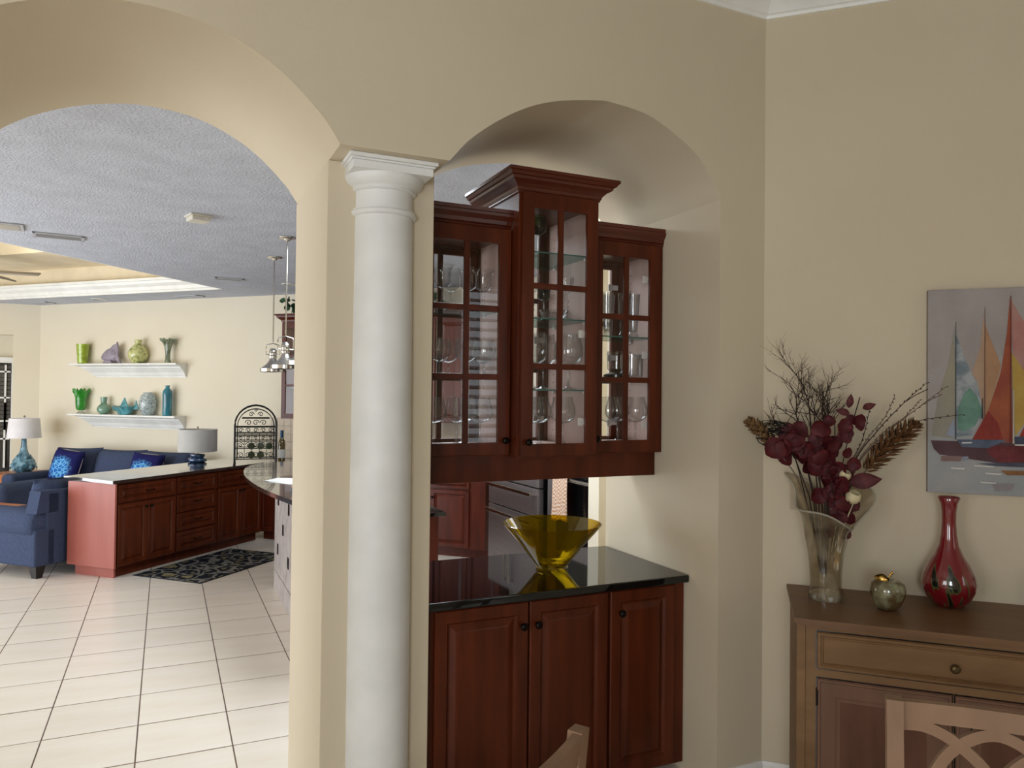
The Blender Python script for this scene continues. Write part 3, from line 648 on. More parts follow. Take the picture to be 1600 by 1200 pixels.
for k,(l,pts,nl,sz) in enumerate(lb):
    t=stemthing('burgundy_leaf_stem',l,'dried plant','dried stems in the glass vase'); c=cr(pts,6); MB().tube(c,.0022,5).make('stalk','twig',t)
    for i in range(nl):
        p=c[int(len(c)*(.42+.56*i/nl))]; o=(me1 if (i+k)%3 else me1b).copy(); C.objects.link(o); o.parent=t
        a=random.uniform(-2.6,2.6); s=random.uniform(.8,1.15)*sz/.062
        if k==2 and i>=nl-3: a=(-1.3,.1,1.2)[i-nl+3]; o.data=me2.data; s=.6
        o.location=p+Vector((random.uniform(-.035,.035),random.uniform(-.03,0),random.uniform(-.03,.03))); o.scale=(s,s,s)
        o.rotation_euler=(random.uniform(-.6,.5),a,random.uniform(-.7,.7))
t=stemthing('broad_leaf_stem','single broad brownish-burgundy leaf spreading right beside the cream pods','dried plant','dried stems in the glass vase')
MB().tube(cr([(.03,0,.2),(.06,-.02,.40),(.10,-.03,.49)],5),.002,5).make('stalk','twig',t)
o=me2.copy(); C.objects.link(o); o.parent=t; o.location=(.085,-.03,.49); o.rotation_euler=(.2,1.38,0); o.scale=(1.35,1.3,1.25)
def cone(label,pts,rmax,m,n,sl,sw,name):
    t=stemthing(name,label,'dried plant','dried stems in the glass vase'); c=cr(pts,8); MB().tube(c,.0025,5).make('stalk','twig_l',t); mb=MB()
    s0=int(len(c)*.55); seg=c[s0:]
    for i in range(n):
        f=i/n; p=seg[min(len(seg)-2,int(f*(len(seg)-1)))]; q_=seg[min(len(seg)-1,int(f*(len(seg)-1))+1)]; p=p.lerp(q_,(f*(len(seg)-1))%1)
        ax=(seg[-1]-seg[0]).normalized(); a=i*2.4; e1=ax.cross(Vector((0,1,0))).normalized(); e2=ax.cross(e1)
        rd=e1*math.cos(a)+e2*math.sin(a); R=rmax*(math.sin(PI*(.12+.80*f))**.6)
        d=(rd*sl[0]+ax*sl[1]).normalized(); w=d.cross(rd.cross(ax)).normalized() if False else rd.cross(ax)
        b=p+rd*R*.25; tip=p+rd*R+ax*R*.75; mid=b.lerp(tip,.55)
        mb.add([b-w*sw*.5,b+w*sw*.5,mid+w*sw-rd*.0+ax*sw*.4,tip,mid-w*sw+ax*sw*.4,mid-ax*sw*.8],[(0,1,2,3,4),(1,0,5),(0,4,5),(1,5,2),(2,5,3),(4,3,5)])
    mb.make('scales',m,t,weld=False,smooth=False)
cone('golden-brown banksia cone leaning far left out of the vase',[(0,0,.15),(-.10,0,.46),(-.155,0,.56),(-.24,0,.67),(-.315,0,.735)],.040,'gold',52,(1,.6),.015,'cone_stem')
cone('large rust-brown feathery plume slanting right below the budded twigs',[(.01,0,.15),(.07,0,.42),(.13,0,.51),(.22,0,.63),(.335,0,.735)],.060,'conev',105,(1,.9),.0085,'plume_stem')
for (px_,pz,r,l,b0) in ((.097,.437,.030,'round cream seed pod with open mouth, lower and larger of two',(.03,.18)),(.067,.523,.023,'small round cream seed pod half behind the burgundy leaves',(.02,.2))):
    t=stemthing('seed_pod',l,'dried plant'); py=-.075
    MB().tube([(b0[0],-.02,b0[1]),((b0[0]+px_)/2,-.05,(b0[1]+pz)/2),(px_,py,pz-r*.9)],.0022,6).make('stalk','pod',t)
    p=MB().lathe([(.001,-r),(r*.5,-r*.87),(r*.87,-r*.5),(r,0),(r*.9,r*.45),(r*.66,r*.75),(r*.60,r*.74),(r*.8,r*.4),(r*.88,0),(r*.6,-r*.6),(.001,-r*.85)],24).make('pod','pod',t,angle=60)
    p.location=(px_,py,pz); p.rotation_euler=(.45,.35,0)
# apple
M['onyx']=mat('marbled_green_stone','8E9070',.12,spec=.7,col2='5C4A30',nscale=16,contrast=(.38,.56),coat=.6); M['brass']=mat('polished_brass','B08A45',.25,metal=1)
ap=thing('stone_apple','marbled green stone apple with brass leaf and stem on the sideboard','ornament',(2.61,2.07,vz),-R45)
MB().lathe([(.001,.006),(.02,.0),(.034,.003),(.05,.022),(.062,.052),(.066,.078),(.060,.102),(.044,.117),(.026,.118),(.012,.110),(.001,.104)],32).make('body','onyx',ap,angle=80)
MB().tube([(0,0,.104),(.003,0,.125),(.012,0,.142),(.02,0,.148)],[.004,.0035,.004,.005],8).make('stem','brass',ap)
lf=leafmesh(.036,.052,point=1).xf(Matrix.Rotation(-1.35,4,'Y')).make('leaf','brass',ap); lf.location=(0,-.008,.118)
# red vase
def redmat():
    m=mat('red_blown_glass','8E0A14',.06,spec=.8,coat=.8); nt=m.node_tree; n=nt.nodes; L=nt.links; b=n['Principled BSDF']
    tc=n.new('ShaderNodeTexCoord'); sp=n.new('ShaderNodeSeparateXYZ'); L.new(tc.outputs['Object'],sp.inputs[0])
    at=n.new('ShaderNodeMath'); at.operation='ARCTAN2'; L.new(sp.outputs['Y'],at.inputs[0]); L.new(sp.outputs['X'],at.inputs[1])
    mu=n.new('ShaderNodeMath'); mu.operation='MULTIPLY_ADD'; mu.inputs[1].default_value=1; mu.inputs[2].default_value=0
    tw=n.new('ShaderNodeMath'); tw.operation='MULTIPLY_ADD'; tw.inputs[1].default_value=2.5; L.new(sp.outputs['Z'],tw.inputs[0]); L.new(at.outputs[0],tw.inputs[2])
    cmb=n.new('ShaderNodeCombineXYZ'); L.new(tw.outputs[0],cmb.inputs[0]); 
    zz=n.new('ShaderNodeMath'); zz.operation='MULTIPLY'; zz.inputs[1].default_value=2.2; L.new(sp.outputs['Z'],zz.inputs[0]); L.new(zz.outputs[0],cmb.inputs[2])
    no=n.new('ShaderNodeTexNoise'); no.inputs['Scale'].default_value=2.6; no.inputs['Detail'].default_value=2; L.new(cmb.outputs[0],no.inputs['Vector'])
    rp=n.new('ShaderNodeValToRGB'); e=rp.color_ramp.elements; e[0].position=.40; e[0].color=lin('0B0C0A'); e[1].position=.60; e[1].color=lin('74061A')
    e2=e.new(.45); e2.color=lin('4C5A34'); e3=e.new(.47); e3.color=lin('6E0714')
    # streaks only on the lower body
    mr=n.new('ShaderNodeMapRange'); mr.inputs['From Min'].default_value=.12; mr.inputs['From Max'].default_value=.24; mr.inputs['To Min'].default_value=0; mr.inputs['To Max'].default_value=.25; L.new(sp.outputs['Z'],mr.inputs['Value'])
    ad=n.new('ShaderNodeMath'); ad.operation='ADD'; L.new(no.outputs['Fac'],ad.inputs[0]); L.new(mr.outputs[0],ad.inputs[1]); L.new(ad.outputs[0],rp.inputs[0]); L.new(rp.outputs[0],b.inputs['Base Color'])
    return m
M['redg']=redmat()
rv=thing('red_vase','slender-necked red blown-glass vase with dark streaks on the sideboard','vase',(2.889,2.010,vz),-R45+.5)
MB().lathe([(.001,.001),(.045,.0),(.055,.004),(.078,.03),(.096,.066),(.100,.095),(.094,.128),(.074,.170),(.053,.205),(.036,.245),(.029,.29),(.026,.335),(.027,.38),(.032,.415),(.041,.437),(.038,.440),(.029,.42),(.022,.38),(.018,.30)],40).make('body','redg',rv,angle=80)
pf=thing('picture_frame','edge of a small dark frame standing behind the red vase','frame',(3.185,1.862,vz),-R45); MB().box(.0,.2,-.01,.01,0,.16,.002).make('frame','bronze',pf); MB().box(.02,.18,-.0115,-.0095,.02,.14).make('mat_board','plate',pf,smooth=False)
sw=thing('wall_plate','ivory blank wall plate half hidden behind the dried flowers','wall plate',(2.578,2.509,1.30),-R45); MB().box(-.03,.05,-.008,-.001,-.06,.06,.003).make('plate',mat('beige_plate','BFAE92',.5),sw)
print('fg ok')
# ================================================================== PAINTING
pt=thing('canvas_painting','unframed canvas painting of sailboats on the right wall above the sideboard','painting',(2.911,2.120,1.350),-R45)
M['cv']=mat('canvas_grey','A9A2A0',.75,spec=.2,col2='9A9290',nscale=4,bump=.15,bscale=120); M['cvside']=mat('canvas_side','8F8880',.8)
PW,PH=1.20,.85
MB().box(0,PW,.0,.036,0,PH,.002).make('canvas','cv',pt)
pl=[0]
def paint(name,poly,c1,c2,ns=9,contrast=(.35,.65)):
    pl[0]+=1; y=-.0004-.00025*pl[0]
    pts=[((a-80)/488*.356,(1105-b)/995*.85) for a,b in poly]
    mm=mat('paint_%s_%d'%(c1,pl[0]),c1,.6,spec=.3,col2=c2,nscale=ns,contrast=contrast,bump=.2,bscale=60,detail=6)
    MB().prism(pts,'y',y,y+.0001).make(name,mm,pt,smooth=False)
R_=1725
paint('water',[(82,1103),(82,815),(R_,800),(R_,1103)],'A3A19F','939799',5)
paint('sail',[(215,290),(222,838),(100,828),(130,640),(180,480)],'97917E','8F8A80')
paint('sail',[(215,330),(228,345),(262,440),(305,530),(345,620),(350,735),(300,820),(225,830)],'6E7A82','A0A4A8',14,(.42,.58))
paint('sail',[(292,590),(330,640),(352,700),(320,770),(262,805),(230,790),(232,690),(262,620)],'6E9484','527466',12)
paint('sail',[(357,240),(366,300),(440,480),(440,560),(360,735),(330,560),(300,520),(340,400)],'A5876F','B0957F',8)
paint('sail',[(362,280),(442,480),(380,700),(362,735)],'A98463','9C7458',8)
paint('sail',[(222,835),(210,740),(175,820)],'9CA3B0','8B93A4')
paint('sail',[(484,160),(490,420),(500,850),(300,845),(380,700),(440,520),(470,330)],'8A4030','9C5634',7)
paint('sail',[(380,700),(430,760),(455,845),(300,845)],'8C2F24','7C2A22')
paint('sail',[(484,160),(530,240),(640,400),(740,640),(700,700),(560,520),(500,440)],'A9837A','A3605A',6)
paint('sail',[(492,420),(560,520),(600,640),(580,720),(510,820),(502,700)],'B59B4E','A8873F',8)
paint('sail',[(600,640),(700,700),(740,830),(530,820),(560,760)],'8A2C26','9B3F2C')
paint('sail',[(900,210),(912,835),(760,830),(800,600)],'8C8F80','7D8A90'); paint('sail',[(915,260),(1010,500),(1090,820),(918,830)],'A9A23E','C08A3A',6)
paint('sail',[(1270,330),(1276,835),(1130,830),(1190,560)],'75899C','8EA0A8'); paint('sail',[(1282,360),(1380,620),(1430,830),(1284,832)],'A2503C','8C3A2E')
paint('hull',[(95,850),(300,850),(R_-200,852),(R_-240,930),(420,950),(140,918),(110,890)],'4A2F33','5B4046',8)
paint('hull',[(365,868),(860,858),(830,935),(430,945),(385,910)],'6B2A2C','52191F',9)
paint('deck',[(225,842),(470,838),(380,880),(250,878)],'5F6B80','3F4658',10)
paint('deck',[(500,822),(700,815),(760,850),(510,856)],'34384C','4A4E60',10)
for a in ([(148,924),(250,922),(245,948),(148,950)],): paint('reflection',a,'8A6D68','7C625E')
paint('reflection',[(250,925),(282,922),(284,942),(250,942)],'8D93A0','7F8694'); paint('reflection',[(330,955),(520,945),(800,950),(790,966),(420,965)],'3F4150','55586A')
paint('reflection',[(440,985),(700,978),(720,1000),(470,1005)],'8A6038','7A5030'); paint('reflection',[(400,1052),(505,1045),(495,1078),(420,1084)],'8F888A','867F82')
for a in ([(195,978),(265,980),(262,986),(200,985)],[(365,997),(445,999),(440,1006),(370,1004)],[(340,1041),(418,1043),(415,1049),(343,1048)],[(310,963),(410,966),(405,971),(315,969)],[(505,858),(640,856),(620,864),(508,864)],[(250,855),(300,853),(298,859),(250,861)]): paint('highlight',a,'D8D4CC','C8C4BE')
for (x,z0,z1,c,w) in ((219,270,842,'3A3F44',3),(362,200,735,'6E4A3E',2.5),(487,150,855,'6B2C22',4),(350,640,740,'33383C',4),(908,190,842,'3A3F44',3),(1279,300,842,'3A3F44',3),(500,600,855,'B8B0A8',4)): paint('mast',[(x-w,z1),(x+w,z1),(x+w*.6,z0),(x-w*.3,z0)],c,c)

# ================================================================== DINING CHAIRS
def chair(name,label,loc,rz):
    """origin on the floor under the middle of the back; sitter faces -y"""
    t=thing(name,label,'chair',loc,rz); W=.49; H=.985; m='oak_c'
    for s in (-1,1):
        x=s*(W/2); mb=MB(); w=.038
        prof=[(0,.03,.0),(0,.0,.45),(0,.012,.62),(0,.045,H)]
        vs=[];fs=[]
        for (_,y,z) in prof:
            xi=x-s*w
            a,b=(min(x,xi),max(x,xi)); vs+=[(a,y-.018,z),(b,y-.018,z),(b,y+.018,z),(a,y+.018,z)]
        for k in range(3):
            for e in range(4): fs.append((k*4+e,k*4+(e+1)%4,k*4+4+(e+1)%4,k*4+4+e))
        fs+=[(3,2,1,0),(12,13,14,15)]
        mb.add(vs,fs).make('back_post',m,t,smooth=False)
    def bk(x,z,off=0): # point on the leaning, slightly bowed back
        return (x, .012+.033*max(0,(z-.62))/.365+ .022*(1-(2*x/W)**2)+off, z)
    def slab(name,top,bot,th=.011):
        vs=[];fs=[];n=len(top)
        for a,b in zip(top,bot):
            for p in (a,b):
                for o in (-th,th): vs.append(bk(p[0],p[1],o))
        for k in range(n-1):
            o=k*4;q=o+4; fs+=[(o,q,q+2,o+2),(o+1,o+3,q+3,q+1),(o,o+1,q+1,q),(o+2,q+2,q+3,o+3)]
        fs+=[(0,2,3,1),((n-1)*4,(n-1)*4+1,(n-1)*4+3,(n-1)*4+2)]
        return MB().add(vs,fs).make(name,m,t,angle=40)
    xi=W/2-.036; N=16
    xs=[-xi+2*xi*k/N for k in range(N+1)]
    slab('top_rail',[(x,.981) for x in xs],[(x,.934) for x in xs],.0115)
    slab('lower_rail',[(x,.62) for x in xs],[(x,.575) for x in xs])
    def arc(pts,w=.0135,th=.008):
        c=cr([(a,b,0) for a,b in pts],6); top=[];bot=[]
        for i,p in enumerate(c):
            d=(c[min(i+1,len(c)-1)]-c[max(i-1,0)]).normalized(); nn=Vector((-d.y,d.x,0))*w
            top.append((p.x+nn.x,p.y+nn.y)); bot.append((p.x-nn.x,p.y-nn.y))
        return top,bot
    for s in (-1,1):
        slab('lattice_arc',*arc([(s*(-xi-.002),.925),(s*(-xi+.05),.924),(s*-.10,.900),(s*-.03,.842),(s*.02,.76),(s*.03,.68),(s*.03,.62)]),.0085)
    slab('lattice_arch',*arc([(-.165,.61),(-.16,.74),(-.125,.835),(-.07,.895),(0,.922),(.07,.895),(.125,.835),(.16,.74),(.165,.61)]),.0075)
    st=MB().box(-.25,.25,-.47,.0,.43,.475,.018).make('seat','seat',t)
    MB().box(-.235,.235,-.45,-.01,.37,.43,.004).make('seat_frame',m,t)
    for s in (-1,1): MB().box(s*.215-.022,s*.215+.022,-.46,-.416,0,.40,.004).make('leg',m,t)
    return t
ca=math.radians(57); d2=Vector((.7071,-.7071)); 
c2=chair('dining_chair','light oak dining chair at lower right, its lattice back in front of the sideboard',(1.660+d2.x*.245-.7071*.035,1.320+d2.y*.245-.7071*.035,0),-R45)
ch1=chair('dining_chair','light oak dining chair whose back corner rises before the lower pass-through doors',(0,0,0),0)
# chair 1: local x runs from the far post back towards the camera side
ch1.rotation_euler=(0,0,R45*0+math.radians(90-57)+PI)
ux=Vector((math.cos(math.radians(33)+PI),math.sin(math.radians(33)+PI))); uy=Vector((-ux.y,ux.x))
P0=Vector((.868,1.502)); ch1.location=(P0.x+ux.x*.245-uy.x*.03,P0.y+ux.y*.245-uy.y*.03,0)
print('chairs ok')
# ================================================================== LIVING ROOM (far wall frame: x along the wall, y into it)
FO=(CN[0],CN[1],0)
def fw(name,label,cat,x,y,z=0,grp=None,rz=0):
    c=math.cos(-R45);s=math.sin(-R45)
    return thing(name,label,cat,(FO[0]+c*x-s*y,FO[1]+s*x+c*y,z),-R45+rz,grp)
shp=[(0,-.185),(.012,-.185),(.014,-.17),(.03,-.165),(.04,-.145),(.05,-.12),(.085,-.085),(.1,-.065),(.115,-.06),(.118,-.045),(.15,-.03),(.17,-.025),(.2,-.022),(.2,0),(0,0)]
def shelf(z,label,x0,x1):
    t=fw('wall_shelf',label,'shelf',0,0,z); n=len(shp); vs=[];fs=[]
    for e in (0,1):
        for o,h in shp: vs.append(((x0+ (.2-o)*1.0+.0, -o, h) if e==0 else (x1,-o,h)))
    # left end follows a mitred return: projects less at the bottom
    for e,(o,h) in enumerate(shp):
        vs[e]=(x0+(.2-o)*1.55 if h<-.001 else x0, -o, h)
    for k in range(n): fs.append((k,(k+1)%n,n+(k+1)%n,n+k))
    fs+= [tuple(range(n))[::-1],tuple(range(n,2*n))]
    MB().add(vs,fs).make('moulding','white',t,angle=20); return t
ZU,ZL=2.112,1.412
shelf(ZU,'upper white crown-moulding shelf on the far wall, holding four glass pieces',.82,2.735)
shelf(ZL,'lower white crown-moulding shelf on the far wall, holding five glass pieces',.80,2.725)
cg=lambda n,c,c2,ns=12,b=.85: glass(n,tuple(lin(c)[:3]),tuple(x*.4 for x in lin(c2)[:3]),refl=1,body=tuple(lin(c)[:3]),bodyw=b,noise=ns)
M['lime']=cg('lime_glass','A6BE2E','7C9420',20,.9); M['lav']=mat('lavender_frosted_glass','8A7F90',.35,col2='9C93A0',nscale=30); M['speck']=mat('speckled_cream_green_glass','C9CB8B',.15,col2='6F7B3C',nscale=22,contrast=(.52,.68),spec=.8)
M['flare']=cg('sage_glass','8F9C86','6D7C50',10,.6); M['green']=cg('emerald_glass','2F9A2C','12703E',8,.85); M['celadon']=cg('celadon_glass','7FA893','3E6E62',10,.8); M['teal']=cg('teal_glass','5AA3AE','2D7480',18,.75); M['crack']=cg('white_crackle_glass','C9D6DA','8FA0A6',40,.6); M['peacock']=cg('peacock_bottle_glass','1B7F95','0C5566',6,.85)
def sv(name,label,x,z,prof,m,seg=24,wob=None,y=-.10,cat='vase',base=None):
    t=fw(name,label,cat,x,y,z+.0005); prof=[(a*.8,b) for a,b in prof]; base=base and ([(a*.8,b) for a,b in base[0]],base[1]); MB().lathe(prof,seg,wob=wob).make('body',m,t,angle=60)
    if base: MB().lathe(base[0],seg).make('base',base[1],t)
    return t
sv('glass_tumbler_vase','tapered lime-green glass vase at the left end of the upper shelf',.964,ZU,[(.001,.004),(.075,0),(.078,.01),(.105,.275),(.10,.277),(.072,.02)],'lime')
sv('glass_vase','round speckled cream-green glass vase with pinched neck on the upper shelf',1.981,ZU,[(.001,.002),(.07,0),(.12,.035),(.157,.10),(.157,.15),(.125,.21),(.07,.25),(.048,.275),(.055,.30),(.066,.325),(.05,.325),(.035,.28)],'speck')
sv('glass_vase','slim sage glass vase with fluted flaring rim at the right end of the upper shelf',2.50,ZU,[(.055,0),(.05,.02),(.038,.06),(.04,.15),(.055,.22),(.075,.28),(.115,.32)],'flare',48,wob=lambda r,z,a:(r*(1+.16*max(0,(z-.2)/.12)*math.cos(8*a)),z+.018*max(0,(z-.2)/.12)*math.sin(8*a)),base=([(.001,.001),(.06,0),(.062,.01),(.02,.02)],'speck'))
sv('glass_vase','bright green glass vase with ruffled rim and clear foot on the lower shelf',.946,ZL,[(.03,.045),(.06,.05),(.078,.08),(.085,.15),(.09,.22),(.105,.28),(.13,.33)],'green',48,wob=lambda r,z,a:(r*(1+.12*max(0,(z-.24)/.09)*math.cos(7*a)),z+.03*max(0,(z-.24)/.09)*math.sin(7*a)),base=([(.001,0),(.07,0),(.075,.012),(.035,.03),(.03,.05)],'glass'))
sv('glass_vase','small celadon bottle-neck glass vase on the lower shelf, second from left',1.378,ZL,[(.001,.001),(.05,0),(.095,.03),(.11,.07),(.09,.11),(.055,.14),(.045,.16),(.055,.24),(.048,.24),(.038,.16)],'celadon')
sv('glass_vase','white crackle oval glass vase on the lower shelf, second from right',2.167,ZL,[(.001,.002),(.07,0),(.11,.04),(.135,.12),(.138,.19),(.11,.26),(.075,.295),(.068,.31),(.06,.31),(.07,.28)],'crack')
sv('glass_bottle','tall peacock-blue square-shouldered glass bottle at the right end of the lower shelf',2.505,ZL,[(.001,.001),(.07,0),(.075,.01),(.078,.30),(.07,.335),(.04,.365),(.032,.375),(.032,.392),(.042,.396),(.042,.405),(.025,.405)],'peacock',12,cat='bottle')
# fish figurine
ft=fw('fish_figurine','lavender frosted glass angelfish figurine on the upper shelf','figurine',1.49,-.10,ZU)
body=[(-.185,.09),(-.14,.15),(-.08,.195),(-.02,.215),(.05,.21),(.10,.17),(.14,.10),(.10,.045),(.0,.02),(-.10,.03),(-.16,.06)]
mb=MB(); 
o=len(mb.v); cpt=(-.02,.11)
for sg in (1,-1):
    rings=[(1,0),(.8,.028),(.5,.042)]
    vs=[];fs=[];n=len(body)
    for k,y in rings: vs+=[(cpt[0]+(a-cpt[0])*k,sg*y,cpt[1]+(b-cpt[1])*k) for a,b in body]
    vs.append((cpt[0],sg*.046,cpt[1]))
    for r in range(2):
        for i in range(n): fs.append((r*n+i,r*n+(i+1)%n,(r+1)*n+(i+1)%n,(r+1)*n+i))
    for i in range(n): fs.append((2*n+i,2*n+(i+1)%n,3*n))
    mb.add(vs,fs)
mb.make('body','lav',ft,angle=50)
MB().prism([(-.02,.20),(.05,.26),(.11,.275),(.085,.23),(.08,.18),(.04,.20)],'y',-.012,.012).make('fin','lav',ft); MB().prism([(.06,.17),(.115,.30),(.14,.20),(.13,.12),(.16,.06),(.19,.0),(.15,.0),(.10,.05)],'y',-.012,.012).make('tail','lav',ft)
MB().prism([(-.11,.0),(.05,.0),(.04,.04),(-.08,.045)],'y',-.04,.04).make('base','lav',ft)
# teal sailfish dish
dt=fw('glass_dish','teal ribbed glass dish shaped like a leaping fish on the lower shelf','dish',1.757,-.10,ZL)
MB().lathe([(.001,.004),(.09,0),(.10,.01),(.14,.05),(.19,.10),(.185,.102),(.13,.056),(.08,.015)],36,wob=lambda r,z,a:(r*(1+.10*abs(math.cos(a))),z+.03*(abs(math.cos(a))**3)*(r/.19)+.006*math.sin(14*a)*(r/.19))).xf(Matrix.Diagonal((1,.45,1,1))).make('body','teal',dt,angle=70)
MB().prism([(-.10,.07),(-.03,.19),(.0,.235),(.02,.19),(.06,.12),(.12,.07)],'y',-.008,.008).make('fin','teal',dt); MB().prism([(.15,.09),(.19,.13),(.205,.20),(.225,.13),(.26,.09),(.20,.07)],'y',-.008,.008).make('tail','teal',dt); MB().prism([(-.16,.08),(-.23,.13),(-.20,.07),(-.17,.05)],'y',-.012,.012).make('head','teal',dt)

# ------------------------------------------------------------------ sofas
def sofa_long():
    t=fw('sofa','long navy sofa along the far wall under the white shelves','sofa',0,-.10)
    x0,x1=.70,3.42
    MB().box(x0,x1,-.92,-.04,.10,.42,.03).make('base','navy',t); MB().box(x0,x1,-.26,-.02,.40,.80,.05).make('back','navy',t)
    for s,(a,b) in enumerate(((x0-.02,x0+.2),(x1-.2,x1+.02))): MB().box(a,b,-.95,-.03,.10,.64,.06).make('arm','navy',t)
    w=(x1-x0-.42)/3
    for k in range(3):
        a=x0+.21+k*w; MB().box(a,a+w-.01,-.95,-.25,.41,.56,.045).make('seat_cushion','navy',t)
        c=MB().puff(w*1.08,.55,.30,n=12).make('back_cushion','navy',t,angle=80); c.location=(a+w/2,-.33,.70); c.rotation_euler=(-.22,random.uniform(-.04,.04),0)
    for x in (x0+.06,x1-.06):
        for y in (-.86,-.1): MB().box(x-.03,x+.03,y-.03,y+.03,0,.105,.004).make('leg','dark_leg',t)
    return t
sofa_long()
def pilmat():
    m=mat('navy_coral_print','1B2050',.85,spec=.1); nt=m.node_tree; n=nt.nodes; L=nt.links; b=n['Principled BSDF']
    tc=n.new('ShaderNodeTexCoord'); sp=n.new('ShaderNodeSeparateXYZ'); L.new(tc.outputs['Object'],sp.inputs[0])
    cb=n.new('ShaderNodeCombineXYZ'); L.new(sp.outputs['X'],cb.inputs[0]); L.new(sp.outputs['Z'],cb.inputs[2])
    no=n.new('ShaderNodeTexVoronoi'); no.feature='DISTANCE_TO_EDGE'; no.inputs['Scale'].default_value=22; L.new(cb.outputs[0],no.inputs['Vector'])
    ad=n.new('ShaderNodeVectorMath'); ad.operation='ADD'; ad.inputs[1].default_value=(.03,0,.03); L.new(cb.outputs[0],ad.inputs[0])
    ln=n.new('ShaderNodeVectorMath'); ln.operation='LENGTH'; L.new(ad.outputs[0],ln.inputs[0])
    nn=n.new('ShaderNodeTexNoise'); nn.inputs['Scale'].default_value=16; nn.inputs['Detail'].default_value=5; L.new(cb.outputs[0],nn.inputs['Vector'])
    mr=n.new('ShaderNodeMath'); mr.operation='MULTIPLY_ADD'; mr.inputs[1].default_value=.12; L.new(nn.outputs['Fac'],mr.inputs[0]); L.new(ln.outputs['Value'],mr.inputs[2])
    st=n.new('ShaderNodeMapRange'); st.inputs['From Min'].default_value=.235; st.inputs['From Max'].default_value=.16; L.new(mr.outputs[0],st.inputs['Value'])
    ed=n.new('ShaderNodeMapRange'); ed.inputs['From Min'].default_value=.0; ed.inputs['From Max'].default_value=.16; L.new(no.outputs['Distance'],ed.inputs['Value'])
    rp=n.new('ShaderNodeValToRGB'); rp.color_ramp.elements[0].color=lin('7CC4E8'); rp.color_ramp.elements[1].color=lin('2A62B4'); L.new(ed.outputs[0],rp.inputs[0])
    r2=n.new('ShaderNodeValToRGB'); r2.color_ramp.elements[0].color=lin('191C4C'); r2.color_ramp.elements[1].color=lin('25245E'); L.new(nn.outputs['Fac'],r2.inputs[0])
    mx=n.new('ShaderNodeMixRGB'); L.new(st.outputs[0],mx.inputs[0]); L.new(r2.outputs[0],mx.inputs[1]); L.new(rp.outputs[0],mx.inputs[2]); L.new(mx.outputs[0],b.inputs['Base Color']); return m
M['pil']=pilmat(); M['piping']=mat('taupe_piping','9A9090',.9)
for x,l,rz,ry in ((1.48,'navy throw pillow with light blue coral print at the left of the long sofa',.15,.12),(2.82,'navy coral-print throw pillow half hidden behind the peninsula counter',.2,.08)):
    t=fw('throw_pillow',l,'pillow',x,-.74,.745); t.rotation_euler=(-.25,ry,-R45+rz)
    MB().puff(.43,.45,.17,n=14,p=4).make('cover','pil',t,angle=80)
    MB().tube([(.206*math.copysign(min(1,abs(math.cos(a))**.4),math.cos(a)),0,.216*math.copysign(min(1,abs(math.sin(a))**.35),math.sin(a))) for a in [2*PI*k/48 for k in range(48)]],.006,5,closed=True).make('piping','piping',t)
# loveseat in front: its plain arm side faces the camera, its back faces the peninsula
# frame: x along +45deg (away), y to the left (-,+)
def pf45(name,label,cat,x,y,z=0,grp=None,rz=0):
    c=math.cos(R45);s=math.sin(R45); return thing(name,label,cat,(c*x-s*y,s*x+c*y,z),R45+rz,grp)
# u=(X+Y)/1.414, v=(Y-X)/1.414
ls=pf45('armchair','navy armchair seen from its arm side, backing onto the peninsula cabinets','armchair',4.93,6.42)
LM='navy'
MB().box(.0,1.02,.02,.95,.115,.44,.02).make('base',LM,ls)
MB().box(.10,.92,.0,.16,.11,.80,.025).make('back',LM,ls)
ar=MB(); ar.box(-.01,.20,.0,0.95,.115,.46,.02); ar.xf(Matrix.Identity(4)); ar.make('arm_panel',LM,ls)
for xx,nm in ((.10,'arm'),(.92,'arm')):
    a=MB().lathe([(.001,0),(.12,.0),(.14,.02),(.142,.1),(.142,.9),(.125,.95),(.001,.955)],24); a.xf(Matrix.Translation((xx,.02,.495))@Matrix.Rotation(-PI/2,4,'X')); a.make(nm,LM,ls,angle=50)
MB().prism([(.0,.60),(.22,.60),(.22,.805),(.04,.805)],'y',.0,.14).make('back_wing',LM,ls)
MB().box(.24,.78,.15,.93,.43,.56,.045).make('seat_cushion',LM,ls)
for k,xx in enumerate((.46,)):
    c=MB().puff(.66,.50,.27,n=12,p=4).make('back_cushion',LM,ls,angle=80); c.location=(xx,.24,.645); c.rotation_euler=(.12,0,0)
    MB().tube([(.32*math.copysign(min(1,abs(math.cos(a))**.4),math.cos(a)),0,.24*math.copysign(min(1,abs(math.sin(a))**.4),math.sin(a))) for a in [2*PI*q/40 for q in range(40)]],.007,5,closed=True).make('piping','navy_d',c)
for x,y in ((.07,.07),(.07,.87),(.95,.07),(.95,.87)):
    MB().add([(-.05,-.05,.12),(.05,-.05,.12),(.05,.05,.12),(-.05,.05,.12),(-.03,-.03,0),(.03,-.03,0),(.03,.03,0),(-.03,.03,0)],[(0,1,2,3),(7,6,5,4),(0,4,5,1),(1,5,6,2),(2,6,7,3),(3,7,4,0)]).make('leg','dark_leg',ls,smooth=False).location=(x,y,0)
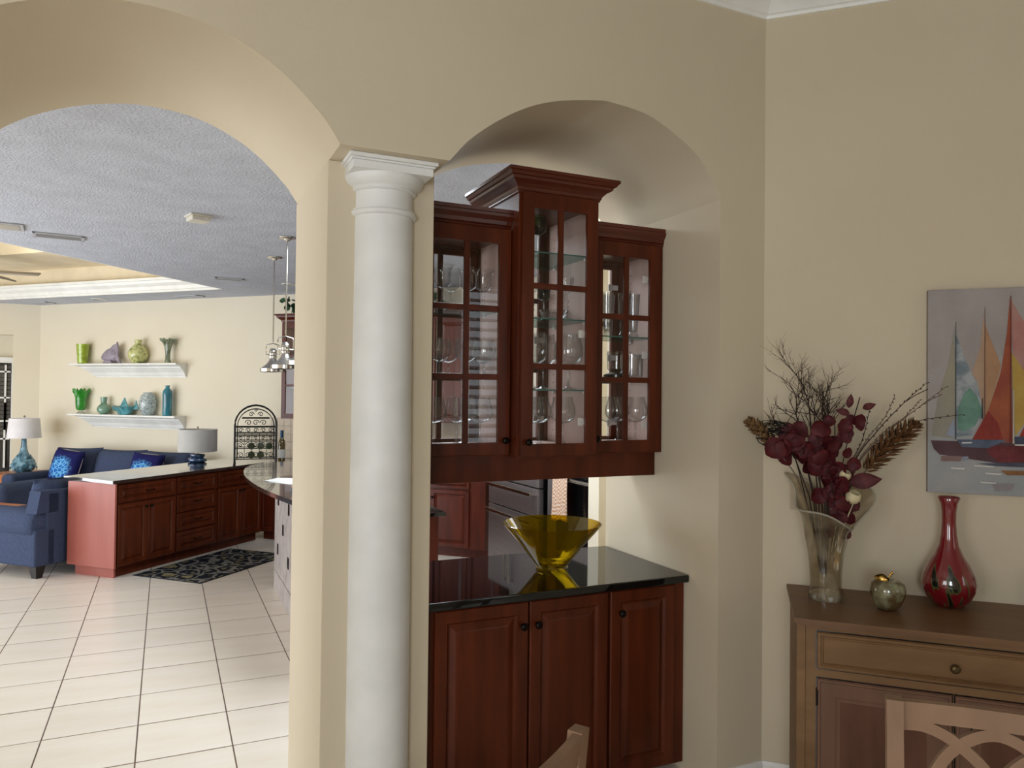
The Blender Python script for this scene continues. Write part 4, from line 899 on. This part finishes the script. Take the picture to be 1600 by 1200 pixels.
# ottoman/chaise end of the sectional and tables
ot=fw('armchair','navy armchair glimpsed at the left edge between coffee table and long sofa','armchair',1.25,-1.44)
MB().box(-.55,.5,-.38,.38,.12,.44,.05).make('base','navy',ot); MB().box(-.55,.28,-.42,.30,.40,.54,.05).make('seat_cushion','navy',ot); MB().box(.28,.56,-.40,.38,.12,.64,.09).make('arm','navy',ot)
for x in (-.5,.45):
    for y in (-.4,.37): MB().box(x-.03,x+.03,y-.03,y+.03,0,.125).make('leg','dark_leg',ot,smooth=False)
et=fw('end_table','honey-coloured wooden end table under the blue lamp in the sofa corner','table',.35,-.50)
MB().box(-.30,.30,-.33,.33,.56,.60,.005).make('top','orange_wood',et); MB().box(-.27,.27,-.30,.30,.48,.56).make('apron','orange_wood',et,smooth=False)
for x in (-.25,.25):
    for y in (-.28,.28): MB().box(x-.03,x+.03,y-.03,y+.03,0,.49).make('leg','orange_wood',et,smooth=False)
ct=pf45('coffee_table','honey-coloured wooden coffee table beyond the navy armchair at the left edge','table',5.70,8.35)
MB().box(-.28,.28,-.6,.6,.42,.46,.005).make('top','orange_wood',ct)
for x in (-.22,.22):
    for y in (-.54,.54): MB().box(x-.035,x+.035,y-.035,y+.035,0,.42).make('leg','orange_wood',ct,smooth=False)
# lamps
M['lampblue']=mat('teal_glazed_ceramic','7FA9BC',.2,col2='2E5E74',nscale=13,contrast=(.42,.58),spec=.7); M['lampnavy']=mat('navy_glazed_ceramic','1C2E55',.12,col2='44688C',nscale=9,spec=.8)
l1=fw('table_lamp','table lamp with teal glazed gourd base and white shade, in the sofa corner','lamp',.38,-.50,.6005)
MB().lathe([(.001,.001),(.085,0),(.10,.01),(.14,.06),(.145,.11),(.12,.17),(.072,.23),(.045,.30),(.034,.38),(.03,.46),(.036,.47),(.001,.471)],32).make('base','lampblue',l1,angle=70)
mb=MB()
for r in range(4):
    for k in range(8):
        a=2*PI*(k+.5*(r%2))/8; z=.07+r*.045; R=(.147,.141,.12,.092)[r]
        p=Vector((R*math.cos(a),R*math.sin(a),z)); tg=Vector((-math.sin(a),math.cos(a),0)); o=Vector((math.cos(a),math.sin(a),0))
        mb.add([p-tg*.038,p+Vector((0,0,-.05))+o*.008,p+tg*.038,p+Vector((0,0,.05))-o*.02,p+o*.018],[(0,1,4),(1,2,4),(2,3,4),(3,0,4)])
mb.make('relief_leaves','lampblue',l1,weld=False); MB().tube([(0,0,.46),(0,0,.76)],.006,8).make('pole','nickel',l1); MB().lathe([(.001,.755),(.012,.757),(.014,.775),(.001,.79)],12).make('finial','nickel',l1)
MB().lathe([(.208,.475),(.182,.745),(.180,.745),(.206,.475)],40).make('shade','shade',l1,angle=60)
l2=thing('table_lamp','table lamp with low navy ceramic base and pale drum shade on the peninsula counter','lamp',(.349,9.50,.9145))
MB().lathe([(.001,.001),(.075,0),(.10,.01),(.108,.025),(.10,.045),(.07,.052),(.075,.06),(.085,.075),(.08,.095),(.03,.10),(.001,.101)],32).make('base','lampnavy',l2,angle=50)
MB().tube([(0,0,.09),(0,0,.40)],.006,8).make('pole','nickel',l2); MB().lathe([(.001,.395),(.01,.398),(.011,.41),(.001,.422)],12).make('finial','nickel',l2)
MB().lathe([(.215,.125),(.215,.385),(.213,.385),(.213,.125)],48).make('shade','shade2',l2,angle=60)

# ------------------------------------------------------------------ peninsula (frame: x away at +45deg, y to the left)
# counter: near end u=5.16, front v=5.78, back v=6.36
U0=5.225;V0=5.80
def pen(name,label,x0,x1,fronts,panel=False):
    t=pf45(name,label,'cabinet',U0,V0); B=t
    MB().box(x0,x1,.0,.56,.10,.882).make('body','cherry_lit' if False else 'cherry',t,smooth=False); MB().box(x0+(.06 if panel else 0),x1,.07,.53,0,.10).make('toe_kick','cherry',t,smooth=False)
    if panel: MB().box(x0-.02,x0,-.02,.57,.10,.882,.002).make('end_panel','cherry_lit',t)
    if panel: MB().box(x0+.04,x0+.06,.05,.53,0,.10).make('toe_end','cherry_lit',t,smooth=False)
    for f in fronts:
        d=panel_door(t,f[0],f[1],f[2],f[3],0,name=f[4],w=.8)
        for kx,kz in f[5]:
            if f[4]=='drawer': MB().tube([(kx-.045,-.018,kz),(kx-.04,-.04,kz-.003),(kx,-.045,kz-.008),(kx+.04,-.04,kz-.003),(kx+.045,-.018,kz)],.005,6).make('handle','bronze',d)
            else: knob(d,kx,kz)
    return t
def dd(x0,x1): 
    m=(x0+x1)/2; return [(x0+.02,x1-.015,.70,.865,'drawer',[((x1-x0)/2,.09)]),(x0+.02,m-.004,.115,.685,'door',[(m-x0-.05,.52)]),(m+.004,x1-.015,.115,.685,'door',[(.03,.52)])]
pen('base_cabinet','first peninsula cabinet with end panel coloured as if daylit, one drawer above two doors',0,.72,dd(0,.72),True)
pen('base_cabinet','peninsula cabinet with a stack of four drawers, middle of the row',.721,1.30,[(.735,1.285,.70,.865,'drawer',[(.275,.09)]),(.735,1.285,.51,.69,'drawer',[(.275,.10)]),(.735,1.285,.32,.50,'drawer',[(.275,.10)]),(.735,1.285,.115,.31,'drawer',[(.275,.10)])])
pen('base_cabinet','peninsula cabinet with one drawer over two doors, nearest the wine rack',1.301,2.04,dd(1.301,2.04))
# counter as one L-shaped slab (peninsula + run along the far wall), in world coordinates
def uv(u,v): return ((u-v)*.70711,(u+v)*.70711)
ctop=[uv(5.165,5.765),uv(7.262,5.765),uv(7.262,.9),uv(7.88,.9),uv(7.88,6.66),uv(7.80,6.66),uv(5.165,6.66)]
ctop=[uv(5.165,5.765),uv(7.262,5.765),uv(7.262,2.35),uv(7.88,2.97),uv(7.88,6.52),uv(5.28,6.52)]
co=tag(MB().prism(ctop,'z',.884,.914).make('countertop','brown_granite',smooth=False),'polished brown granite countertop of the peninsula and the far kitchen run','countertop')
# far run of base cabinets (frame: x along the wall to the right, y into it)
def kb(name,label,x0,x1,fr):
    t=fw(name,label,'cabinet',0,0); MB().box(x0,x1,-.59,-.03,.10,.882).make('body','cherry_k',t,smooth=False); MB().box(x0,x1,-.52,-.05,0,.10).make('toe_kick','cherry_k',t,smooth=False)
    for f in fr:
        d=panel_door(t,f[0],f[1],f[2],f[3],-.59,m='cherry_k',name=f[4],w=.85)
        for kx,kz in f[5]:
            if f[4]=='drawer': MB().tube([(kx-.05,-.018,kz),(kx-.045,-.04,kz),(kx+.045,-.04,kz),(kx+.05,-.018,kz)],.005,6).make('handle','bronze',d)
            else: knob(d,kx,kz)
    return t
kb('base_cabinet','plain cherry corner cabinet in the shade behind the bar tip',4.43,5.0,[(4.44,4.99,.115,.865,'door',[])])
kb('base_cabinet','cherry kitchen base cabinet in the far run, hidden mostly behind the bar',5.001,6.25,dd(5.001,5.6)+dd(5.62,6.25))
kb('base_cabinet','cherry kitchen cabinet seen under the valance, left of its neighbour by the fridge',6.251,6.655,[(6.26,6.645,.735,.865,'drawer',[(.19,.07)]),(6.26,6.645,.115,.72,'door',[(.355,.52)])])
kb('base_cabinet','cherry kitchen cabinet seen under the valance, right beside the steel fridge',6.656,7.30,[(6.67,7.12,.735,.865,'drawer',[(.17,.07)]),(6.67,7.12,.115,.72,'door',[(.03,.52)])])
# upper kitchen cabinets on the far wall
def ku(label,x0,x1,gl=False):
    t=fw('wall_cabinet',label,'cabinet',0,0)
    if gl:
        carcass(t,x0,x1,-.32,-.02,1.42,2.60,m='cherry_k',gs=(1.8,2.2),pin=False); MB().box(x0+.02,x1-.02,-.03,-.02,1.44,2.58).make('back_panel','cherry_in',t,smooth=False)
        glass_door(t,x0+.01,x1-.01,1.43,2.59,-.32,m='cherry_k')
    else:
        MB().box(x0,x1,-.32,-.02,1.42,2.60).make('body','cherry_k',t,smooth=False); m_=(x0+x1)/2
        panel_door(t,x0+.01,m_-.003,1.43,2.59,-.32,m='cherry_k'); panel_door(t,m_+.003,x1-.01,1.43,2.59,-.32,m='cherry_k')
    box_crown(t,x0,x1,-.32,-.02,[(0,2.60),(.01,2.60),(.015,2.62),(.05,2.65),(.055,2.67),(.075,2.675),(.075,2.69),(0,2.69)],gl,False,m='cherry_k')
    return t
ku('cherry kitchen wall cabinet with a glass door, ivy on top, behind the pendants',4.50,4.98,True)
for k in range(3):
    a=4.985+k*.80; ku(('cherry kitchen wall cabinet just right of the one with the glass door','cherry kitchen wall cabinet seen through the panes of the left glass-door cabinet','cherry kitchen wall cabinet near the fridge, seen through the cabinet glass')[k],a,a+.795)
M['ivy']=mat('ivy_leaf','2F5A35',.5,col2='1C3B22',nscale=30)
li=leafmesh(.075,.085).make('leaf','ivy',None); C.objects.unlink(li)
for nm,x0,x1,l in (('a',4.5,4.9,'trailing ivy on top of the glass-door kitchen cabinet behind the pendants'),('b',5.6,6.6,'ivy garland on top of the kitchen cabinets, seen through the left cabinet panes')):
    t=fw('ivy_garland',l,'plant',0,-.17,2.692); mb=MB()
    for s in range(4): mb.tube(cr([(x0+(x1-x0)*k/5,random.uniform(-.08,.08),.02+random.uniform(0,.16)) for k in range(6)],4),.004,4)
    mb.make('vine','ivy',t)
    for k in range(60):
        o=li.copy(); C.objects.link(o); o.parent=t; o.location=(random.uniform(x0,x1),random.uniform(-.13,.1),random.uniform(.03,.20)); o.rotation_euler=[random.uniform(-2,2) for _ in range(3)]
# backsplash tiles on the far wall
bs=struct(MB().prism([(4.10,-.004),(7.3,-.004),(7.3,0),(4.10,0)],'z',.915,1.42),'backsplash',mat('backsplash_grout','B9AA97',.9),smooth=False)
bs.location=FO; bs.rotation_euler=(0,0,-R45)
bt=None; M['bst']=mat('cream_stone_tile','D2C3AE',.45,col2='C2B09A',nscale=12,vary=.04)
for r in range(5):
    for k in range(22):
        x=4.11+k*.102; 
        if bt is None: bt=MB().box(0,.098,-.008,0,0,.098,.002).make('tile','bst',bs); o=bt
        else: o=bt.copy(); C.objects.link(o); o.parent=bs
        o.location=(x,-.003,.917+r*.1005)
# ------------------------------------------------------------------ fridge, oven, towel
fr=thing('refrigerator','stainless steel refrigerator with bar handles, seen under the valance','refrigerator',(2.75,5.37,0),PI/2*0)
MB().box(.03,.73,.0,1.02,.02,1.80,.004).make('body','black',fr)
for z0,z1,n_ in ((.05,.745,'drawer'),(.755,.98,'drawer')):
    d=MB().box(-.02,.03,.005,1.015,z0,z1,.006).make(n_,'steel',fr)
    MB().box(-.075,-.06,.05,.97,z1-.062,z1-.03,.004).box(-.062,-.018,.06,.08,z1-.055,z1-.035).box(-.062,-.018,.94,.96,z1-.055,z1-.035).make('handle','nickel',d)
for y0,y1,hy in ((.005,.505,.46),(.515,1.015,.555)):
    d=MB().box(-.02,.03,y0,y1,.99,1.79,.006).make('door','steel',fr)
    MB().box(-.075,-.06,hy-.01,hy+.01,1.05,1.7,.004).box(-.062,-.018,hy-.01,hy+.01,1.05,1.07).box(-.062,-.018,hy-.01,hy+.01,1.68,1.70).make('handle','nickel',d)
for x in (.1,.66): MB().box(x-.03,x+.03,.05,.11,0,.03).box(x-.03,x+.03,.9,.96,0,.03).make('foot','black',fr,smooth=False)
ov=thing('wall_oven','black glass wall oven with steel bar handle beside the fridge','oven',(2.78,4.15,0))
MB().box(.02,.70,.0,1.15,.0,2.3,.003).make('cabinet_body','black',ov); MB().box(-.005,.02,.02,1.0,.35,1.15,.004).make('door','black',ov); MB().box(-.008,.02,.02,1.0,1.17,1.31,.003).make('control_panel','steel',ov)
MB().tube([(-.055,.06,1.11),(-.055,.97,1.11)],.014,12).box(-.055,-.0,.07,.09,1.10,1.12).box(-.055,0,.94,.96,1.10,1.12).make('handle','nickel',ov)
MB().box(-.002,.02,1.0,1.15,.3,1.8).make('filler_panel','steel',ov,smooth=False)
def towelmat():
    m=mat('checked_towel','C9A98F',.95,spec=.05); nt=m.node_tree;n=nt.nodes;L=nt.links
    tc=n.new('ShaderNodeTexCoord'); ck=n.new('ShaderNodeTexChecker'); ck.inputs['Scale'].default_value=70; ck.inputs[1].default_value=lin('D9C6B6'); ck.inputs[2].default_value=lin('B98C6E'); L.new(tc.outputs['Object'],ck.inputs[0]); L.new(ck.outputs[0],n['Principled BSDF'].inputs['Base Color']); return m
tw=thing('dish_towel','tan-checked dish towel hanging from the oven handle','towel',(2.70,4.95,1.125))
mb=MB(); vs=[];fs=[];NX,NZ=14,18
for j in range(NZ+1):
    for i in range(NX+1):
        u=i/NX;v=j/NZ; w=.22*(1-.08*math.sin(v*3)); z=.01-v*.33; vs.append((.012*math.sin(u*17+v*2)*(.3+v)-.003-.01*v,-w/2+u*w,z+.012*math.sin(u*6)*v))
for j in range(NZ):
    for i in range(NX): a=j*(NX+1)+i; fs.append((a,a+1,a+NX+2,a+NX+1))
o=mb.add(vs,fs).make('cloth',towelmat(),tw,angle=80); so=o.modifiers.new('s','SOLIDIFY'); so.thickness=.004
MB().box(-.0,.045,-.1,.1,.0,.012,.004).make('fold',bpy.data.materials['checked_towel'],tw)
# ------------------------------------------------------------------ bar with tiled half wall
M['bartile']=mat('pale_stone_tile','B9B0AD',.4,col2='A69C99',nscale=9,vary=.05); M['bargr']=mat('white_tile_grout','D8D4CE',.9); M['inset']=mat('black_tile_inset','17171A',.2)
hw=struct(MB().box(.915,1.04,4.6,6.98,-.01,1.04),'wall_bar','bargr',smooth=False)
# diagonal tiles on its left face (x=.93), plus straight base course; near ones fall behind the pier
tp=None
s=.30; hd=s/math.sqrt(2)
def diam(cy,cz,full=True):
    pts=[(cy-hd+.004,cz),(cy,cz-hd+.004),(cy+hd-.004,cz),(cy,cz+hd-.004)]
    z0,z1,y1=.17,1.035,6.98
    def clip(p,f):
        out=[]
        for i in range(len(p)):
            a,b=p[i],p[(i+1)%len(p)]; fa,fb=f(a),f(b)
            if fa>=0: out.append(a)
            if fa*fb<0: t=fa/(fa-fb); out.append((a[0]+(b[0]-a[0])*t,a[1]+(b[1]-a[1])*t))
        return out
    for f in (lambda p:p[1]-z0,lambda p:z1-p[1],lambda p:y1-p[0]): pts=clip(pts,f) if pts else pts
    if len(pts)>2: MB().prism(pts,'x',.905,.92).make('tile','bartile',hw,smooth=False)
for r in range(-1,6):
    for c in range(0,9):
        cy_=6.98-hd*(2*c+ (r%2)); cz_=.17+hd*r
        if cy_>5.2: diam(cy_,cz_)
for c in range(9):
    y=6.98-.30*c; MB().box(.903,.92,y-.296,y,.0,.162,.002).make('tile','bartile',hw)
    if c<7 : 
        for zz in (.17+hd*1,.17+hd*3) if c%2==0 else (.17+hd*2,):
            if y-.2>5.2: MB().box(.900,.906,y-.26,y-.20,zz-.045,zz+.045).make('tile_inset','inset',hw,smooth=False)
MB().box(.915,1.04,6.98,6.985,0,1.04).make('end_cap','bartile',hw,smooth=False)
barp=cr([(p[0],p[1],0) for p in [(1.30,7.40),(1.16,7.50),(.95,7.50),(.74,7.28),(.635,6.90),(.585,6.35),(.60,5.70),(.655,5.20),(.73,4.75)]],6)
bar=MB().prism([(v.x,v.y) for v in barp]+[(.78,4.6),(1.30,4.6)],'z',1.04,1.07)
tag(bar.make('bar_top','brown_granite',smooth=False),'raised curved brown granite bar top above the diagonal-tiled half wall','countertop')
isl=thing('base_cabinet','kitchen-side cabinet of the bar, a sliver beside the pier under the valance','cabinet'); MB().box(1.05,1.75,4.98,6.9,.10,.882).make('body','cherry_k',isl,smooth=False); MB().box(1.05,1.69,5.0,6.85,0,.10).make('toe_kick','cherry_k',isl,smooth=False)
for k in range(3):
    d=MB().nested(0,.56,0,.74,[(a*.8,b) for a,b in PANEL],back=0); d.xf(Matrix.Translation((1.75,5.05+k*.60,.12))@Matrix.Rotation(PI/2,4,'Z')); d.make('door','cherry_k',isl,smooth=False)
tag(MB().box(1.045,1.797,4.955,6.93,.884,.914,.004).make('countertop','black_granite'),'dark granite kitchen counter edge behind the pier, left of the steel fridge','countertop')
# things on the bar
pp=thing('paper_stack','loose white papers lying on the curved bar top','papers',(.86,5.80,1.0705),.5)
for k in range(4): o=MB().box(-.11,.11,-.15,.15,.0,.0012).make('sheet','white',pp,smooth=False); o.location=(k*.012,k*.02,.0015*k); o.rotation_euler=(0,0,k*.16)
bx=thing('tissue_box','small brown and blue patterned box at the pier end of the bar','box',(.86,5.10,1.0705),.3); MB().box(-.06,.06,-.1,.1,0,.05,.003).make('body','lampnavy',bx); MB().box(-.061,.061,-.101,.101,.035,.048,.002).make('band','orange_wood',bx)
# wine rack
rk=thing('wine_rack','black wrought-iron arched wine rack with scrolls, on the counter behind the bar','wine rack',(.945,9.03,.9145),-.1)
M_='iron'
def archpts(w,h,z0=0.06,n=14): 
    r=w; return [(-w,z0)]+[(-r*math.cos(PI*k/n),h-r+r*math.sin(PI*k/n)) for k in range(n+1)]+[(w,z0)]
for y in (-.12,.12):
    MB().tube([(a,y,b) for a,b in archpts(.225,.675,0)],.0105,6).make('arch','iron',rk); MB().tube([(a,y,b) for a,b in archpts(.198,.635)],.005,6).make('inner_arch','iron',rk)
    for z in (.07,.19,.27,.33,.36,.43,.53):
        hw_=.215 if z<.46 else .19 if z<.5 else .15; MB().tube([(-hw_,y,z),(hw_,y,z)],.0055,5).make('crossbar','iron',rk)
mb=MB()
for x in (-.12,-.04,.04,.12): mb.tube([(x,-.12,.07),(x,-.12,.36)],.0035,5)
mb.make('upright','iron',rk)
for k in range(9):
    a=PI*k/8; x=-.215*math.cos(a); z=.455+.215*math.sin(a); MB().tube([(x,-.12,z),(x,.12,z)],.0035,5).make('spacer','iron',rk)
def scroll(cx_,cz_,r,fl): return [(cx_+fl*r*(1-k/16)*math.cos(k*.62),-.12,cz_+r*(1-k/16)*math.sin(k*.62)) for k in range(14)]
sc=[(x,z,r) for z,r in ((.115,.034),(.23,.030),(.305,.022),(.395,.028),(.48,.036)) for x in (-.16,-.08,0,.08,.16) if not(z>.45 and abs(x)>.13)]+[(-.05,.575,.03),(.05,.575,.03),(0,.62,.018)]
for i,(x,z,r) in enumerate(sc): MB().tube(scroll(x,z,r,1 if i%2 else -1),.0042,4).make('scroll','iron',rk)
for s in (-1,1):
    for y in (-.12,.12): MB().lathe([(.012,0),(.014,.006),(.008,.03)],10,c=(s*.225,y,0)).make('foot','iron',rk)
botp=[(.001,0),(.034,0),(.037,.006),(.037,.18),(.032,.205),(.016,.235),(.0145,.29),(.016,.292),(.016,.305),(.001,.306)]
M['bottle_g']=mat('dark_green_bottle','1C2A18',.08,spec=.8); M['bottle_b']=mat('olive_wine_bottle','5B4A1E',.08,spec=.8,coat=.5); M['capsule']=mat('blue_foil','2D4F6B',.35,metal=.5); M['label']=mat('paper_label','DAD8D4',.8); M['capd']=mat('dark_foil','2A1A1A',.4,metal=.5)
bm_=None; w_=(Vector((math.cos(-.1),math.sin(-.1),0)),Vector((-math.sin(-.1),math.cos(-.1),0)))
for k,(x,z,l) in enumerate(((-.045,.115,'lower left bottle lying in the wine rack'),(.055,.115,'lower right bottle lying in the wine rack'),(-.045,.215,'upper left bottle lying in the wine rack'),(.055,.215,'upper middle bottle lying in the wine rack'),(.145,.215,'upper right bottle lying in the wine rack'))):
    if bm_ is None:
        t=thing('wine_bottle',None,'bottle'); g=MB().lathe(botp,20).make('bottle','bottle_g',t,angle=50); MB().lathe([(.0165,.23),(.0165,.307),(.001,.308)],16).make('capsule','capd',t); bm_=t
    else: t=copy_tree(bm_)
    t['label']=l; t['category']='bottle'; t['group']='bottles in the wine rack'
    p=Vector((.945,9.03,.9145))+w_[0]*x+w_[1]*(-.15)+Vector((0,0,z-.0)); t.location=p
    t.rotation_euler=(-PI/2,0,-.1)
for (x,y,sc_,l) in ((1.272,9.30,1.12,'standing olive-green wine bottle with white label right of the wine rack'),(1.46,9.18,.95,'dark bottle partly cut off by the pier, right of the olive wine bottle')):
    t=thing('wine_bottle',l,'bottle',(x,y,.9145)); g=MB().lathe([(a*sc_,b*sc_*1.08) for a,b in botp],24).make('bottle','bottle_b' if sc_>1 else 'bottle_g',t,angle=50)
    MB().lathe([(.0375*sc_,.04*sc_),(.0379*sc_,.04*sc_),(.0379*sc_,.13*sc_),(.0375*sc_,.13*sc_)],24).make('label','label',t,angle=50); MB().lathe([(.0172*sc_,.25*sc_),(.0172*sc_,.332*sc_),(.001,.333*sc_)],16).make('capsule','capsule' if sc_>1 else 'capd',t)
# rug
def rugmat():
    m=mat('dark_floral_rug','24262B',.95,spec=.05); nt=m.node_tree;n=nt.nodes;L=nt.links; b=n['Principled BSDF']
    tc=n.new('ShaderNodeTexCoord'); v=n.new('ShaderNodeTexVoronoi'); v.feature='DISTANCE_TO_EDGE'; v.inputs['Scale'].default_value=5.5; no=n.new('ShaderNodeTexNoise'); no.inputs['Scale'].default_value=7; no.inputs['Detail'].default_value=3
    mv=n.new('ShaderNodeVectorMath'); mv.operation='MULTIPLY_ADD'; mv.inputs[1].default_value=(.22,.22,.22); L.new(no.outputs['Color'],mv.inputs[0]); L.new(tc.outputs['Object'],mv.inputs[2]); L.new(tc.outputs['Object'],no.inputs['Vector']); L.new(mv.outputs[0],v.inputs['Vector'])
    rp=n.new('ShaderNodeValToRGB'); e=rp.color_ramp.elements; e[0].position=.0; e[0].color=lin('8F8D88'); e[1].position=.11; e[1].color=lin('22252E'); x=e.new(.045); x.color=lin('7E7C74'); y=e.new(.30); y.color=lin('22252E'); z=e.new(.34); z.color=lin('8A8060'); L.new(v.outputs['Distance'],rp.inputs[0]); L.new(rp.outputs[0],b.inputs['Base Color']); return m
rg=pf45('rug','dark floral runner rug in front of the peninsula cabinets','rug',5.42,4.98); 
MB().box(0,1.30,0,.78,.001,.009,.003).make('pile',rugmat(),rg); MB().box(-.012,1.312,-.012,.792,.0005,.007).make('border',mat('rug_border','1E2129',.95),rg,smooth=False)
# ------------------------------------------------------------------ pendants, ceiling fittings
M['shadem']=mat('brushed_nickel_shade','A9A49E',.32,metal=.9)
pd=None
for (x,y,l) in ((.885,7.13,'farthest nickel dome pendant over the bar, leftmost of the three'),(.862,6.17,'middle nickel dome pendant over the bar'),(.860,5.25,'nearest nickel dome pendant, only its shade edge showing beside the pier')):
    if pd is None:
        t=thing('pendant_lamp',None,'lamp'); pd=t
        MB().lathe([(.001,-.028),(.02,-.028),(.03,-.012),(.066,-.008),(.07,-.002),(.001,-.001)],28).make('canopy','nickel',t); MB().tube([(0,0,-.02),(0,0,-.775)],.0065,8).make('rod','nickel',t)
        MB().tube([(0,0,-.765),(.0,.0,-.79),(.03,0,-.80),(.055,0,-.805),(.06,0,-.83),(.06,0,-.90)],.005,6).tube([(0,0,-.79),(-.03,0,-.80),(-.055,0,-.805),(-.06,0,-.83),(-.06,0,-.90)],.005,6).make('yoke','nickel',t)
        MB().lathe([(.001,-.835),(.022,-.838),(.03,-.85),(.034,-.86),(.034,-.872),(.028,-.875),(.034,-.88),(.034,-.90),(.028,-.903),(.034,-.908),(.034,-.925),(.026,-.93)],24).make('socket_cap','nickel',t,angle=30)
        MB().tube([(-.062,0,-.895),(.062,0,-.895)],.005,6).make('thumbscrew','nickel',t)
        MB().lathe([(.024,-.925),(.032,-.94),(.042,-.965),(.066,-.99),(.094,-1.01),(.103,-1.02),(.106,-1.022),(.106,-1.052),(.102,-1.052),(.100,-1.02),(.06,-.985),(.03,-.95)],36).make('shade','shadem',t,angle=40)
        MB().lathe([(.104,-1.02),(.112,-1.022),(.112,-1.05),(.104,-1.054)],36).make('rim','nickel',t,angle=30)
    else: t=copy_tree(pd)
    t.location=(x,y,CEIL-.001); t['label']=l; t['category']='lamp'; t['group']='pendants over the bar'
sd=thing('smoke_detector','small square white smoke detector on the textured ceiling','smoke detector',(.19,5.70,CEIL),.3); MB().box(-.065,.065,-.065,.065,-.045,-.012,.008).make('cover','plate',sd); MB().box(-.075,.075,-.075,.075,-.014,-.0005,.003).make('base','plate',sd); MB().box(.02,.04,-.0655,-.0645,-.03,-.022).make('test_button','white',sd,smooth=False)
def vent(x,y,rz,l,w=.36,h=.16):
    t=thing('ceiling_vent',l,'vent',(x,y,CEIL),rz); f=MB()
    f.box(-w/2,w/2,-h/2,-h/2+.025,-.012,-.0005,.002).box(-w/2,w/2,h/2-.025,h/2,-.012,-.0005,.002).box(-w/2,-w/2+.025,-h/2,h/2,-.012,-.0005,.002).box(w/2-.025,w/2,-h/2,h/2,-.012,-.0005,.002).make('frame','ventp',t)
    MB().box(-w/2+.02,w/2-.02,-h/2+.02,h/2-.02,-.003,-.0005).make('backing','iron',t,smooth=False)
    k=-h/2+.035
    while k<h/2-.03:
        o=MB().box(-w/2+.022,w/2-.022,-.006,.006,-.001,.001).make('louver','ventp',t,smooth=False); o.location=(0,k,-.008); o.rotation_euler=(.7,0,0); k+=.018
vent(-.80,6.98,.1,'ceiling air vent nearest the tray edge at upper left',.36,.2); vent(.61,8.72,.0,'ceiling air vent in front of the pendants, right of the tray corner',.3,.16); vent(.25,10.55,-R45,'ceiling air vent above the right end of the shelves',.40,.16); vent(-1.62,12.45,-R45,'ceiling air vent in the far left corner above the lamp',.36,.16)
rp_=thing('return_grille','large flat ceiling return grille cut by the left picture edge','vent',(-1.30,6.70,CEIL),.1); MB().box(-.3,.3,-.12,.14,-.012,-.0005,.003).make('frame','ventp',rp_); MB().box(-.27,.27,-.09,.11,-.014,-.011).make('grille','ceil_d',rp_,smooth=False)
for x,y,l in ((1.27,8.80,'recessed ceiling light half hidden by the pier, beyond the pendants'),(-.84,11.52,'recessed ceiling light above the far shelves')):
    t=thing('recessed_light',l,'lamp',(x,y,CEIL)); MB().lathe([(.075,-.001),(.095,-.001),(.097,-.008),(.078,-.01)],28).make('trim_ring','white',t); MB().lathe([(.001,-.002),(.076,-.002),(.076,-.004),(.001,-.004)],28).make('lens',mat('lens_white','E8E4DA',.5) if 'lens_white' not in bpy.data.materials else bpy.data.materials['lens_white'],t)
# ceiling fan in the tray
fn=thing('ceiling_fan','ceiling fan in the raised tray, only two grey blade tips in view','fan',(-2.05,10.55,3.12),0)
MB().lathe([(.001,-.12),(.08,-.11),(.12,-.05),(.12,.03),(.06,.07),(.02,.08),(.02,.55),(.07,.56),(.07,.578),(.001,.578)],28).make('motor_housing','nickel',fn)
M['blade']=mat('grey_fan_blade','8B857C',.5)
for k in range(5):
    a=2*PI*k/5-.10; o=MB().box(.14,.66,-.07,.07,-.009,.009,.004).make('blade','blade',fn); o.rotation_euler=(.32,0,a)
print('all ok',len(bpy.data.objects))
